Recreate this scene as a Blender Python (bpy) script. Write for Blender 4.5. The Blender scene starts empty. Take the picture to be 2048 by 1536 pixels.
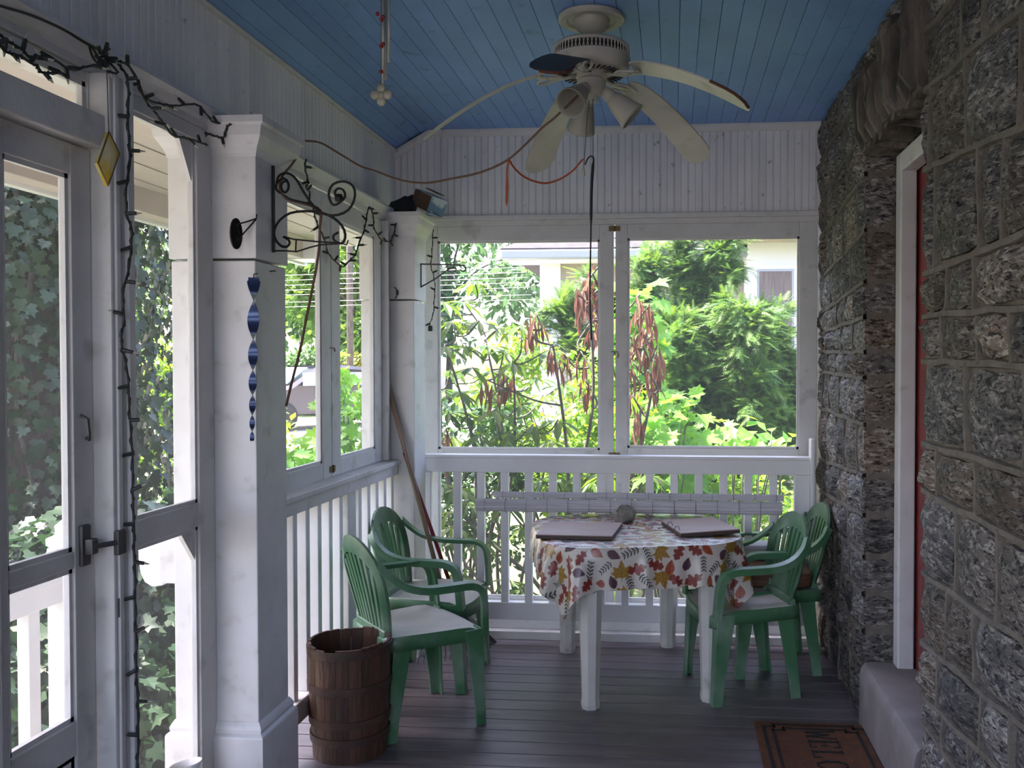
import bpy, bmesh, math, random
import numpy as np
from mathutils import Vector, Matrix, Euler
random.seed(7); RNG = np.random.default_rng(11)
SC = bpy.context.scene
COL = SC.collection
PI = math.pi

# ---------------------------------------------------------------- camera, sky, sun, exposure
cam_d = bpy.data.cameras.new('camera'); cam = bpy.data.objects.new('camera', cam_d); COL.objects.link(cam)
cam.location = (0, 0, 1.54)
cam.rotation_euler = (PI/2 - math.atan(36/1800), 0, math.atan(150/1800))
cam_d.sensor_width = 36; cam_d.lens = 36*1800/2048; cam_d.shift_x = -(1195-1024)/2048; cam_d.clip_start = .02; cam_d.clip_end = 300
SC.camera = cam
SUN_EL, SUN_AZ = math.radians(66), math.radians(177)          # azimuth measured from +X towards +Y: front left of the porch
w = bpy.data.worlds.new('sky'); SC.world = w; w.use_nodes = True
nt = w.node_tree; nt.nodes.clear()
sky = nt.nodes.new('ShaderNodeTexSky'); sky.sky_type = 'NISHITA'; sky.sun_disc = False
sky.sun_elevation = SUN_EL; sky.sun_rotation = math.radians(90) - SUN_AZ
sky.air_density = 1.0; sky.dust_density = 3.0; sky.ozone_density = 1.0
bg = nt.nodes.new('ShaderNodeBackground'); bg.inputs[1].default_value = 0.50
wo = nt.nodes.new('ShaderNodeOutputWorld')
tint = nt.nodes.new('ShaderNodeMix'); tint.data_type = 'RGBA'; tint.blend_type = 'MULTIPLY'; tint.inputs[0].default_value = 1; tint.inputs[7].default_value = (1.14, .99, 1.02, 1)   # pulls the sky's blue cast towards neutral
nt.links.new(sky.outputs[0], tint.inputs[6]); nt.links.new(tint.outputs[2], bg.inputs[0]); nt.links.new(bg.outputs[0], wo.inputs[0])
sun_d = bpy.data.lights.new('sun', 'SUN'); sun_d.energy = 11.0; sun_d.angle = math.radians(0.6); sun_d.color = (1, .95, .85)
sun = bpy.data.objects.new('sun', sun_d); COL.objects.link(sun)
sdir = Vector((math.cos(SUN_EL)*math.cos(SUN_AZ), math.cos(SUN_EL)*math.sin(SUN_AZ), math.sin(SUN_EL)))
sun.rotation_euler = sdir.to_track_quat('Z', 'Y').to_euler(); sun.location = (-8, 8, 14)
SC.view_settings.view_transform = 'Standard'; SC.view_settings.look = 'None'
SC.view_settings.exposure = 1.55; SC.view_settings.gamma = 1.0; SC.view_settings.use_curve_mapping = False

# ---------------------------------------------------------------- materials
def mat(name, base=(.5,.5,.5), rough=.6, metal=0.0, col2=None, nscale=8.0, ndet=5.0, lo=.35, hi=.65, bump=0.0, bscale=40.0, stretch=(1,1,1),
        rnd=0.0, spec=.5, dirt=None, dscale=3.0, dlo=.5, dhi=.75, transl=0.0, coord='Object'):
    m = bpy.data.materials.new(name); m.use_nodes = True
    t = m.node_tree; N = t.nodes; Lk = t.links; b = N['Principled BSDF']; out = N['Material Output']
    b.inputs['Roughness'].default_value = rough; b.inputs['Metallic'].default_value = metal
    b.inputs['Specular IOR Level'].default_value = spec
    tc = N.new('ShaderNodeTexCoord'); mp = N.new('ShaderNodeMapping'); mp.inputs['Scale'].default_value = stretch
    if rnd:                                                           # every piece its own stretch of grain
        o_ = N.new('ShaderNodeObjectInfo'); m_ = N.new('ShaderNodeMath'); m_.operation = 'MULTIPLY'; m_.inputs[1].default_value = 60; Lk.new(o_.outputs['Random'], m_.inputs[0])
        va = N.new('ShaderNodeVectorMath'); Lk.new(tc.outputs[coord], va.inputs[0]); Lk.new(m_.outputs[0], va.inputs[1]); Lk.new(va.outputs[0], mp.inputs[0])
    else: Lk.new(tc.outputs[coord], mp.inputs[0])
    c = N.new('ShaderNodeRGB'); c.outputs[0].default_value = (*base, 1); col = c.outputs[0]
    def noise(sc, det=5.0):
        n = N.new('ShaderNodeTexNoise'); n.inputs['Scale'].default_value = sc; n.inputs['Detail'].default_value = det
        Lk.new(mp.outputs[0], n.inputs['Vector']); return n
    def ramp(src, lo, hi):
        r = N.new('ShaderNodeMapRange'); r.inputs[1].default_value = lo; r.inputs[2].default_value = hi; Lk.new(src, r.inputs[0]); return r.outputs[0]
    def mix(f, a, b2, fac=None):
        x = N.new('ShaderNodeMix'); x.data_type = 'RGBA'
        if f is not None: Lk.new(f, x.inputs[0])
        else: x.inputs[0].default_value = fac
        Lk.new(a, x.inputs[6])
        if isinstance(b2, tuple): x.inputs[7].default_value = (*b2, 1)
        else: Lk.new(b2, x.inputs[7])
        return x.outputs[2]
    if col2 is not None: col = mix(ramp(noise(nscale, ndet).outputs[0], lo, hi), col, col2)
    if dirt is not None: col = mix(ramp(noise(dscale, 8).outputs[0], dlo, dhi), col, dirt)
    if rnd:
        oi = N.new('ShaderNodeObjectInfo'); h = N.new('ShaderNodeHueSaturation')
        r = N.new('ShaderNodeMapRange'); r.inputs[3].default_value = 1-rnd; r.inputs[4].default_value = 1+rnd; Lk.new(oi.outputs['Random'], r.inputs[0])
        Lk.new(r.outputs[0], h.inputs['Value']); Lk.new(col, h.inputs['Color']); col = h.outputs[0]
    Lk.new(col, b.inputs['Base Color'])
    if bump:
        bp = N.new('ShaderNodeBump'); bp.inputs['Strength'].default_value = bump; bp.inputs['Distance'].default_value = .02
        Lk.new(noise(bscale, 6).outputs[0], bp.inputs['Height']); Lk.new(bp.outputs[0], b.inputs['Normal'])
    if transl:
        tr = N.new('ShaderNodeBsdfTranslucent'); Lk.new(col, tr.inputs[0]); ms = N.new('ShaderNodeMixShader'); ms.inputs[0].default_value = transl
        Lk.new(b.outputs[0], ms.inputs[1]); Lk.new(tr.outputs[0], ms.inputs[2]); Lk.new(ms.outputs[0], out.inputs[0])
    return m

def leaf_mat(name, c1, c2, transl=.45, rough=.45, spec=.4, back=None):
    m = bpy.data.materials.new(name); m.use_nodes = True
    t = m.node_tree; N = t.nodes; Lk = t.links; b = N['Principled BSDF']; out = N['Material Output']
    at = N.new('ShaderNodeAttribute'); at.attribute_name = 'tint'
    oi = N.new('ShaderNodeObjectInfo'); ad = N.new('ShaderNodeMath'); ad.operation = 'ADD'
    Lk.new(at.outputs['Fac'], ad.inputs[0]); Lk.new(oi.outputs['Random'], ad.inputs[1])
    fr = N.new('ShaderNodeMath'); fr.operation = 'FRACT'; Lk.new(ad.outputs[0], fr.inputs[0])
    x = N.new('ShaderNodeMix'); x.data_type = 'RGBA'; Lk.new(fr.outputs[0], x.inputs[0]); x.inputs[6].default_value = (*c1, 1); x.inputs[7].default_value = (*c2, 1)
    col = x.outputs[2]
    Lk.new(col, b.inputs['Base Color']); b.inputs['Roughness'].default_value = rough; b.inputs['Specular IOR Level'].default_value = spec
    tr = N.new('ShaderNodeBsdfTranslucent')
    hs = N.new('ShaderNodeHueSaturation'); hs.inputs['Hue'].default_value = .48; hs.inputs['Saturation'].default_value = 1.15; hs.inputs['Value'].default_value = 1.5
    Lk.new(col, hs.inputs['Color']); Lk.new(hs.outputs[0], tr.inputs[0])
    ms = N.new('ShaderNodeMixShader'); ms.inputs[0].default_value = transl
    Lk.new(b.outputs[0], ms.inputs[1]); Lk.new(tr.outputs[0], ms.inputs[2]); Lk.new(ms.outputs[0], out.inputs[0])
    return m

def screen_mat(name, cover=.2):
    m = bpy.data.materials.new(name); m.use_nodes = True
    t = m.node_tree; N = t.nodes; Lk = t.links; N.remove(N['Principled BSDF']); out = N['Material Output']
    tp = N.new('ShaderNodeBsdfTransparent'); d = N.new('ShaderNodeBsdfDiffuse'); d.inputs[0].default_value = (.25,.25,.25,1)
    tr = N.new('ShaderNodeBsdfTranslucent'); tr.inputs[0].default_value = (.42,.42,.42,1)
    a = N.new('ShaderNodeMixShader'); a.inputs[0].default_value = .6; Lk.new(d.outputs[0], a.inputs[1]); Lk.new(tr.outputs[0], a.inputs[2])
    ms = N.new('ShaderNodeMixShader'); ms.inputs[0].default_value = cover; Lk.new(tp.outputs[0], ms.inputs[1]); Lk.new(a.outputs[0], ms.inputs[2]); Lk.new(ms.outputs[0], out.inputs[0])
    return m

def stone_mat(name, a, b_, c):
    m = bpy.data.materials.new(name); m.use_nodes = True
    t = m.node_tree; N = t.nodes; Lk = t.links; b = N['Principled BSDF']; b.inputs['Roughness'].default_value = .75; b.inputs['Specular IOR Level'].default_value = .35
    tc = N.new('ShaderNodeTexCoord'); oi = N.new('ShaderNodeObjectInfo')
    cx = N.new('ShaderNodeCombineXYZ'); ml = N.new('ShaderNodeMath'); ml.operation = 'MULTIPLY'; ml.inputs[1].default_value = 37; Lk.new(oi.outputs['Random'], ml.inputs[0])
    for i in range(3): Lk.new(ml.outputs[0], cx.inputs[i])
    va = N.new('ShaderNodeVectorMath'); Lk.new(tc.outputs['Object'], va.inputs[0]); Lk.new(cx.outputs[0], va.inputs[1])
    mp = N.new('ShaderNodeMapping'); mp.inputs['Scale'].default_value = (1, 1, 2.6); mp.inputs['Rotation'].default_value = (.5, 0, 0); Lk.new(va.outputs[0], mp.inputs[0])
    def noise(sc, det, dist=0.0, v=None):
        n = N.new('ShaderNodeTexNoise'); n.inputs['Scale'].default_value = sc; n.inputs['Detail'].default_value = det; n.inputs['Distortion'].default_value = dist
        Lk.new(v or mp.outputs[0], n.inputs['Vector']); return n.outputs[0]
    def rng(s, lo, hi):
        r = N.new('ShaderNodeMapRange'); r.inputs[1].default_value = lo; r.inputs[2].default_value = hi; Lk.new(s, r.inputs[0]); return r.outputs[0]
    def mix(f, p, q, k=1.0):
        x = N.new('ShaderNodeMix'); x.data_type = 'RGBA'
        if k != 1.0:
            mm = N.new('ShaderNodeMath'); mm.operation = 'MULTIPLY'; mm.inputs[1].default_value = k; Lk.new(f, mm.inputs[0]); f = mm.outputs[0]
        Lk.new(f, x.inputs[0])
        for v, s in ((p, 6), (q, 7)):
            if isinstance(v, tuple): x.inputs[s].default_value = (*v, 1)
            else: Lk.new(v, x.inputs[s])
        return x.outputs[2]
    col = mix(rng(noise(7, 6, .8), .36, .64), a, b_)
    rr = N.new('ShaderNodeMath'); rr.operation = 'MULTIPLY'; rr.inputs[1].default_value = 7.31; Lk.new(oi.outputs['Random'], rr.inputs[0])
    rf = N.new('ShaderNodeMath'); rf.operation = 'FRACT'; Lk.new(rr.outputs[0], rf.inputs[0])
    col = mix(rng(rf.outputs[0], .35, 1.0), col, c, .75)
    st = noise(24, 12, .7)
    col = mix(rng(st, .50, .62), col, (.42, .40, .36), .8)             # pale quartz streaks
    col = mix(rng(noise(34, 12, 1.0), .52, .62), col, (.012, .012, .015), .92)   # dark mica bands
    col = mix(rng(noise(3.2, 5), .50, .72), col, (.018, .017, .014), .7)
    hv = N.new('ShaderNodeHueSaturation'); vr = N.new('ShaderNodeMapRange'); vr.inputs[3].default_value = .55; vr.inputs[4].default_value = 1.25
    Lk.new(oi.outputs['Random'], vr.inputs[0]); Lk.new(vr.outputs[0], hv.inputs['Value']); Lk.new(col, hv.inputs['Color']); col = hv.outputs[0]
    Lk.new(col, b.inputs['Base Color'])
    bp = N.new('ShaderNodeBump'); bp.inputs['Strength'].default_value = 1.0; bp.inputs['Distance'].default_value = .03
    col = mix(rng(noise(120, 4, 0), .56, .66), col, (.03, .03, .03), .6); Lk.new(col, b.inputs['Base Color'])
    Lk.new(noise(22, 12, .4), bp.inputs['Height']); Lk.new(bp.outputs[0], b.inputs['Normal'])
    return m

M = {}
M['white'] = mat('white_paint', (.68,.68,.67), .5, col2=(.60,.60,.58), nscale=5, dirt=(.30,.30,.27), dscale=9, dlo=.58, dhi=.86, bump=.08, bscale=60)
M['white2'] = mat('white_trim_paint', (.70,.70,.70), .45, col2=(.63,.63,.62), nscale=7, dirt=(.40,.38,.34), dscale=14, dlo=.6, dhi=.9, bump=.05, bscale=80)
M['vinyl'] = mat('white_vinyl', (.80,.80,.81), .4, col2=(.74,.74,.75), nscale=4)
M['bead'] = mat('beadboard_paint', (.84,.84,.86), .55, col2=(.78,.78,.80), nscale=4, rnd=.06, dirt=(.22,.22,.22), dscale=22, dlo=.66, dhi=.8)
M['blue'] = mat('blue_ceiling_paint', (.22,.39,.74), .5, col2=(.19,.34,.66), nscale=3, rnd=.05, dirt=(.08,.17,.26), dscale=14, dlo=.62, dhi=.85)
M['floor'] = mat('porch_floor_paint', (.165,.138,.155), .42, col2=(.125,.108,.12), nscale=2.2, rnd=.16, dirt=(.23,.20,.20), dscale=3.5, dlo=.5, dhi=.8, bump=.1, bscale=70, stretch=(1,6,1), spec=.5)
M['stone'] = stone_mat('gneiss_stone', (.10,.098,.105), (.20,.185,.17), (.23,.17,.115))
M['arch'] = mat('arch_gneiss', (.15,.125,.10), .8, col2=(.075,.065,.055), nscale=16, stretch=(1,1,.35), rnd=.3, bump=.8, bscale=40, dirt=(.03,.028,.025), dscale=12, dlo=.5, dhi=.7)
M['mortar'] = mat('lime_mortar', (.185,.165,.14), .9, col2=(.13,.115,.095), nscale=18, bump=.6, bscale=90)
M['gap'] = mat('dark_gap', (.03,.03,.03), .9)
M['concrete'] = mat('concrete', (.27,.24,.235), .6, col2=(.20,.18,.18), nscale=6, bump=.15, bscale=50, dirt=(.33,.30,.30), dscale=7, dlo=.55, dhi=.8)
M['reddoor'] = mat('red_door_paint', (.20,.018,.018), .4, col2=(.14,.012,.012), nscale=5)
M['green'] = mat('green_plastic', (.062,.185,.088), .36, col2=(.05,.15,.07), nscale=5, dirt=(.26,.36,.28), dscale=4, dlo=.46, dhi=.76)
M['seat'] = mat('dusty_green_plastic', (.58,.56,.50), .5, col2=(.36,.42,.34), nscale=4.5, lo=.45, hi=.72)
M['plaswhite'] = mat('white_plastic', (.62,.62,.58), .45, col2=(.52,.51,.46), nscale=6, dirt=(.30,.27,.22), dscale=12, dlo=.62, dhi=.85)
M['iron'] = mat('wrought_iron', (.025,.024,.024), .5, .6)
M['iron2'] = mat('grey_wire', (.10,.10,.10), .5, .5)
M['brass'] = mat('tarnished_brass', (.16,.12,.06), .5, .7)
M['steel'] = mat('galvanised_steel', (.30,.31,.32), .4, .8)
M['wire'] = mat('dark_green_wire', (.018,.024,.02), .5)
M['cord'] = mat('brown_cord', (.16,.085,.055), .6)
M['ribbon'] = mat('orange_ribbon', (.42,.09,.03), .6)
M['blackcord'] = mat('black_cord', (.012,.012,.018), .6)
M['navy'] = mat('navy_metal', (.035,.06,.16), .28, .35, col2=(.05,.09,.22), nscale=6)
M['amber'] = mat('amber_glass', (.80,.62,.10), .2, col2=(.80,.76,.52), nscale=14, lo=.4, hi=.6, transl=.45)
M['stave'] = mat('old_stave_wood', (.105,.048,.028), .6, col2=(.05,.026,.018), nscale=5, stretch=(3,3,.6), rnd=.25, dirt=(.11,.085,.055), dscale=4, dlo=.55, dhi=.78, bump=.3, bscale=30)
M['hoop'] = mat('hoop_wood', (.085,.045,.030), .6, col2=(.045,.027,.02), nscale=8, bump=.2, bscale=30)
M['wood'] = mat('bare_wood', (.30,.22,.15), .55, col2=(.20,.14,.09), nscale=6, stretch=(1,1,.3))
M['board'] = mat('board_wood', (.33,.245,.20), .5, col2=(.26,.19,.155), nscale=5, stretch=(1,5,1))
M['boardedge'] = mat('dark_board_edge', (.06,.04,.035), .6)
M['redhandle'] = mat('red_handle_paint', (.22,.02,.03), .35)
M['black'] = mat('black_plastic', (.012,.012,.013), .5)
M['rock'] = mat('grey_rock', (.34,.32,.28), .85, col2=(.20,.19,.17), nscale=26, bump=1.0, bscale=38)
M['blind'] = mat('white_matchstick', (.66,.64,.68), .5, col2=(.55,.53,.58), nscale=30, stretch=(.2,6,6))
M['coir'] = mat('coir_mat', (.19,.075,.032), .95, col2=(.13,.05,.024), nscale=30, bump=.8, bscale=260, dirt=(.30,.18,.11), dscale=60, dlo=.66, dhi=.74)
M['coirblack'] = mat('black_coir', (.018,.018,.02), .95, bump=.6, bscale=260)
M['card'] = mat('brown_cardboard', (.15,.085,.055), .8, col2=(.12,.07,.045), nscale=8)
M['cardprint'] = mat('printed_card', (.50,.58,.66), .5, col2=(.10,.22,.36), nscale=16, lo=.5, hi=.56)
M['darkcloth'] = mat('dark_cloth', (.02,.024,.03), .9, bump=.4, bscale=30)
M['fanwhite'] = mat('fan_enamel', (.50,.49,.42), .4, col2=(.42,.41,.36), nscale=6, dirt=(.22,.20,.15), dscale=10, dlo=.55, dhi=.85)
M['bladedark'] = mat('dark_blade', (.018,.022,.022), .5, col2=(.03,.028,.025), nscale=6)
M['worn'] = mat('worn_brown_edge', (.10,.035,.022), .8)
M['frost'] = mat('frosted_glass', (.55,.54,.48), .35, col2=(.45,.44,.38), nscale=6, transl=.3)
M['redbead'] = mat('red_bead', (.28,.02,.02), .3)
M['rod'] = mat('chime_rod', (.55,.55,.50), .35, .3)
M['ceramic'] = mat('cream_ceramic', (.45,.43,.32), .3, col2=(.36,.36,.26), nscale=20)
M['teal'] = mat('teal_ceramic', (.05,.16,.15), .3)
M['whiteenamel'] = mat('white_enamel', (.72,.72,.70), .25)
M['cushion'] = mat('brown_cushion', (.10,.05,.03), .8, col2=(.17,.085,.045), nscale=5, stretch=(1,1,14), lo=.42, hi=.58)
M['screen'] = screen_mat('insect_screen', .11)
M['bark'] = mat('tree_bark', (.12,.10,.085), .9, col2=(.06,.05,.045), nscale=9, stretch=(3,3,.7), bump=.6, bscale=18)
M['stem'] = mat('grey_stem', (.16,.14,.12), .8, col2=(.08,.07,.06), nscale=14)
M['shingle'] = mat('grey_shingle', (.036,.032,.038), .85, col2=(.020,.018,.022), nscale=9, rnd=.12)
M['stucco'] = mat('beige_stucco', (.42,.36,.30), .9, col2=(.36,.31,.26), nscale=3, bump=.3, bscale=90)
M['gutter'] = mat('gutter_enamel', (.30,.33,.35), .5)
M['siding'] = mat('white_siding', (.80,.80,.82), .6)
M['curtain'] = mat('brown_curtain', (.20,.155,.15), .8, col2=(.14,.11,.11), nscale=9, stretch=(7,1,.4))
M['soffit'] = mat('soffit_paint', (.58,.50,.47), .6, col2=(.50,.44,.42), nscale=4, rnd=.05)
M['soil'] = mat('garden_soil', (.12,.105,.07), .95, col2=(.10,.14,.05), nscale=4, bump=.6, bscale=12)
M['grass'] = mat('lawn', (.08,.16,.035), .95, col2=(.05,.10,.025), nscale=2.5, bump=.5, bscale=60)
M['paving'] = mat('pale_pavement', (.52,.50,.47), .85, col2=(.42,.41,.39), nscale=1.2)
M['bounce'] = mat('bounce_ground_grey', (.12,.115,.11), .9, col2=(.10,.095,.088), nscale=1.5)  # for the unseen ground added for its bounced light
M['carpaint'] = mat('silver_car_paint', (.075,.075,.09), .25, .5)
M['cardark'] = mat('car_dark_trim', (.025,.026,.03), .3)
M['carglass'] = mat('car_window_glass', (.25,.32,.36), .08, 0, spec=1.0)
M['tyre'] = mat('tyre_rubber', (.02,.02,.02), .8)
M['farhouse'] = mat('pale_pink_siding', (.60,.46,.43), .8)
M['cable'] = mat('pale_cable', (.5,.5,.5), .5)
L_IVY = leaf_mat('ivy_leaf', (.014,.036,.019), (.028,.062,.026), .25)
L_RHO = leaf_mat('rhododendron_leaf', (.05,.115,.025), (.13,.21,.045), .4, .45, .35)
L_DEAD = leaf_mat('dead_leaf', (.16,.08,.055), (.26,.14,.10), .25, .7, .2)
L_MAP = leaf_mat('maple_leaf', (.12,.30,.05), (.20,.40,.08), .5)
L_SHR = leaf_mat('shrub_leaf', (.11,.25,.04), (.24,.38,.06), .5)
L_YEW = leaf_mat('yew_needle', (.06,.15,.04), (.16,.28,.06), .4)
L_TREE = leaf_mat('tree_leaf', (.06,.14,.035), (.16,.27,.07), .45)
L_TREE2 = leaf_mat('dark_tree_leaf', (.05,.11,.05), (.12,.20,.09), .45)
L_HEDGE = leaf_mat('hedge_leaf', (.035,.09,.03), (.07,.15,.04), .3)
L_YEL = leaf_mat('golden_hedge_leaf', (.24,.26,.05), (.36,.36,.08), .4)

# ---------------------------------------------------------------- mesh helpers
class MB:
    def __init__(s): s.v = []; s.f = []; s.mi = []
    def add(s, vs, fs, mi=0):
        o = len(s.v); s.v += [tuple(v) for v in vs]; s.f += [tuple(i+o for i in f) for f in fs]; s.mi += [mi]*len(fs); return s
    def box(s, x0, x1, y0, y1, z0, z1, mi=0):
        return s.add([(x0,y0,z0),(x1,y0,z0),(x1,y1,z0),(x0,y1,z0),(x0,y0,z1),(x1,y0,z1),(x1,y1,z1),(x0,y1,z1)],
                     [(0,3,2,1),(4,5,6,7),(0,1,5,4),(1,2,6,5),(2,3,7,6),(3,0,4,7)], mi)
    def obox(s, c, size, mtx=None, mi=0):
        hx, hy, hz = size[0]/2, size[1]/2, size[2]/2; c = Vector(c); n = len(s.v)
        s.box(-hx,hx,-hy,hy,-hz,hz,mi)
        for i in range(n, n+8):
            p = Vector(s.v[i]); p = (mtx @ p) if mtx else p; s.v[i] = tuple(p + c)
        return s
    def loft(s, rings, cap=True, closed=True, mi=0):
        n = len(rings[0]); o = len(s.v)
        for r in rings: s.v += [tuple(p) for p in r]
        fs = []
        for i in range(len(rings)-1):
            for j in range(n if closed else n-1):
                k = (j+1) % n; fs.append((o+i*n+j, o+i*n+k, o+(i+1)*n+k, o+(i+1)*n+j))
        if cap and closed: fs.append(tuple(o+j for j in reversed(range(n)))); fs.append(tuple(o+(len(rings)-1)*n+j for j in range(n)))
        s.f += fs; s.mi += [mi]*len(fs); return s
    def tube(s, pts, r, seg=6, mi=0, cap=True):
        pts = [Vector(p) for p in pts]; n = len(pts); rs = r if isinstance(r, (list, tuple)) else [r]*n
        rings = []; up = None
        for i, p in enumerate(pts):
            t = (pts[min(i+1, n-1)] - pts[max(i-1, 0)]); t = t.normalized() if t.length > 1e-9 else Vector((0,0,1))
            if up is None: up = t.orthogonal().normalized()
            else:
                up = up - t*up.dot(t); up = up.normalized() if up.length > 1e-6 else t.orthogonal().normalized()
            b = t.cross(up)
            rings.append([p + (up*math.cos(2*PI*k/seg) + b*math.sin(2*PI*k/seg))*rs[i] for k in range(seg)])
        return s.loft(rings, cap, True, mi)
    def ribbon(s, pts, sides, w, th, mi=0):
        pts = [Vector(p) for p in pts]; n = len(pts); ws = w if isinstance(w, (list, tuple)) else [w]*n; rings = []
        for i, p in enumerate(pts):
            t = (pts[min(i+1, n-1)] - pts[max(i-1, 0)]).normalized()
            sd = Vector(sides[i] if isinstance(sides, list) else sides); sd = (sd - t*sd.dot(t)).normalized(); nn = t.cross(sd)
            a, b = sd*ws[i]/2, nn*th/2; rings.append([p-a-b, p+a-b, p+a+b, p-a+b])
        return s.loft(rings, True, True, mi)
    def lathe(s, prof, seg=24, c=(0,0,0), mi=0, mtx=None, cap=False):
        c = Vector(c); rings = []
        for r, z in prof:
            ring = [Vector((r*math.cos(2*PI*k/seg), r*math.sin(2*PI*k/seg), z)) for k in range(seg)]
            rings.append([((mtx @ p) if mtx else p) + c for p in ring])
        return s.loft(rings, cap, True, mi)
    def prism(s, poly, th, fn, mi=0):                                     # poly in 2D, fn(u, v, w) -> 3D, extruded 0..th
        n = len(poly); vs = [fn(u, v, 0) for u, v in poly] + [fn(u, v, th) for u, v in poly]
        fs = [tuple(reversed(range(n))), tuple(range(n, 2*n))] + [(i, (i+1) % n, n+(i+1) % n, n+i) for i in range(n)]
        return s.add(vs, fs, mi)
    def mesh(s, name, mats, smooth=False, off=None):
        me = bpy.data.meshes.new(name)
        vs = s.v if off is None else [(a-off[0], b-off[1], c-off[2]) for a, b, c in s.v]
        me.from_pydata(vs, [], s.f); me.update()
        for m in (mats if isinstance(mats, (list, tuple)) else [mats]): me.materials.append(m)
        if len(me.materials) > 1: me.polygons.foreach_set('material_index', s.mi)
        if smooth: me.polygons.foreach_set('use_smooth', [True]*len(me.polygons))
        bm = bmesh.new(); bm.from_mesh(me); bmesh.ops.recalc_face_normals(bm, faces=bm.faces); bm.to_mesh(me); bm.free()
        return me
    def build(s, name, mats, parent=None, smooth=False, bevel=0, kind=None, local=False, auto=False):
        off = OFF.get(parent.name) if (parent is not None and not local) else None
        o = link(name, s.mesh(name, mats, smooth or auto, off), parent)
        if bevel: b = o.modifiers.new('bevel', 'BEVEL'); b.width = bevel; b.segments = 2; b.limit_method = 'ANGLE'
        if auto: o.data.set_sharp_from_angle(angle=math.radians(35))
        if kind: o['kind'] = kind
        return o
OFF = {}
def link(name, data, parent=None, loc=None):
    o = bpy.data.objects.new(name, data); COL.objects.link(o)
    if parent is not None:
        o.parent = parent
        if parent.name in OFF: OFF[o.name] = OFF[parent.name]
    if loc is not None: o.location = loc
    return o
def tag(o, label=None, cat=None, group=None, kind=None):
    for k, v in (('label', label), ('category', cat), ('group', group), ('kind', kind)):
        if v: o[k] = v
    return o
def thing(name, label, cat, loc=(0,0,0), group=None, kind=None):
    o = bpy.data.objects.new(name, None); COL.objects.link(o); o.location = loc; o.empty_display_size = .1
    OFF[o.name] = Vector(loc); return tag(o, label, cat, group, kind)
def struct(name, loc=(0,0,0)):
    o = bpy.data.objects.new(name, None); COL.objects.link(o); o.location = loc; o.empty_display_size = .1; OFF[o.name] = Vector(loc); o['kind'] = 'structure'; return o
def copy_tree(o, parent=None):
    c = o.copy(); COL.objects.link(c)
    if parent is not None: c.parent = parent
    for ch in list(o.children): copy_tree(ch, c)
    return c
def copies(src, parent, mats):                                        # alike parts that share mesh data
    for m in mats:
        o = src.copy(); COL.objects.link(o); o.parent = parent; o.matrix_local = m
def smooth_path(pts, n=4):                                            # Catmull-Rom
    P = [Vector(p) for p in pts]; out = []
    for i in range(len(P)-1):
        a, b, c, d = P[max(i-1,0)], P[i], P[i+1], P[min(i+2, len(P)-1)]
        for k in range(n):
            t = k/n; out.append(.5*((2*b) + (c-a)*t + (2*a-5*b+4*c-d)*t*t + (3*b-a-3*c+d)*t**3))
    out.append(P[-1]); return out
def chaikin(pts, it=1):
    for _ in range(it):
        q = [pts[0]]
        for a, b in zip(pts, pts[1:]): q += [Vector(a)*.75+Vector(b)*.25, Vector(a)*.25+Vector(b)*.75]
        pts = q + [pts[-1]]
    return pts

# leaf shapes: verts, faces (tip along +Y, face along +Z)
def leaf_lance(l=1.0, w=.28, curl=.12):
    v = [(0,0,0),(-w*.38,.3*l,.03),(0,.3*l,0),(w*.38,.3*l,.03),(-w*.5,.62*l,.02),(0,.62*l,-curl*.3),(w*.5,.62*l,.02),(0,l,-curl)]
    return np.array(v, float), [(0,2,1),(0,3,2),(1,2,5,4),(2,3,6,5),(4,5,7),(5,6,7)]
def leaf_simple(w=.6):
    return np.array([(0,0,0),(-w/2,.45,.06),(0,.5,0),(w/2,.45,.06),(0,1,-.05)], float), [(0,2,1),(0,3,2),(1,2,4),(2,3,4)]
def leaf_lobed(lobes):                                               # star-like lobed outline as a fan
    v = [(0,.38,0)] + [(x, y, z) for x, y, z in lobes]; n = len(lobes)
    return np.array(v, float), [(0, 1+i, 1+(i+1) % n) for i in range(n)]
IVY = leaf_lobed([(0,0,0),(.28,-.12,.03),(.55,.18,.06),(.30,.42,.02),(.42,.66,.05),(.16,.66,0),(0,1,-.06),(-.16,.66,0),(-.42,.66,.05),(-.30,.42,.02),(-.55,.18,.06),(-.28,-.12,.03)])
MAPLE = leaf_lobed([(0,0,0),(.18,.04,.02),(.42,-.06,.05),(.38,.14,.03),(.62,.34,.06),(.40,.38,.02),(.46,.68,.05),(.20,.54,.01),(.14,.74,0),(0,1,-.08),
                    (-.14,.74,0),(-.20,.54,.01),(-.46,.68,.05),(-.40,.38,.02),(-.62,.34,.06),(-.38,.14,.03),(-.42,-.06,.05),(-.18,.04,.02)])
SIMPLE = leaf_simple(); LANCE = leaf_lance()
def frond_shape(n=8):
    v, f = [], []
    for i in range(n):
        y = .1 + .8*i/n; L = .26*(1-.6*i/n)
        for sgn in (-1, 1):
            o = len(v); v += [(0,y,0),(0,y+.07,0),(sgn*L,y+.16,-.03)]; f.append((o,o+1,o+2))
    o = len(v); v += [(-.012,0,0),(.012,0,0),(0,1,-.02)]; f.append((o,o+1,o+2))
    return np.array(v, float), f
FROND = frond_shape()
def frames(dirs, ups):                                                # rows of rotation matrices: y = dir, z ~ up
    y = dirs/np.linalg.norm(dirs, axis=1, keepdims=True)
    x = np.cross(y, ups); x /= np.linalg.norm(x, axis=1, keepdims=True)+1e-9; z = np.cross(x, y)
    return np.stack([x, y, z], axis=2)
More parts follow.
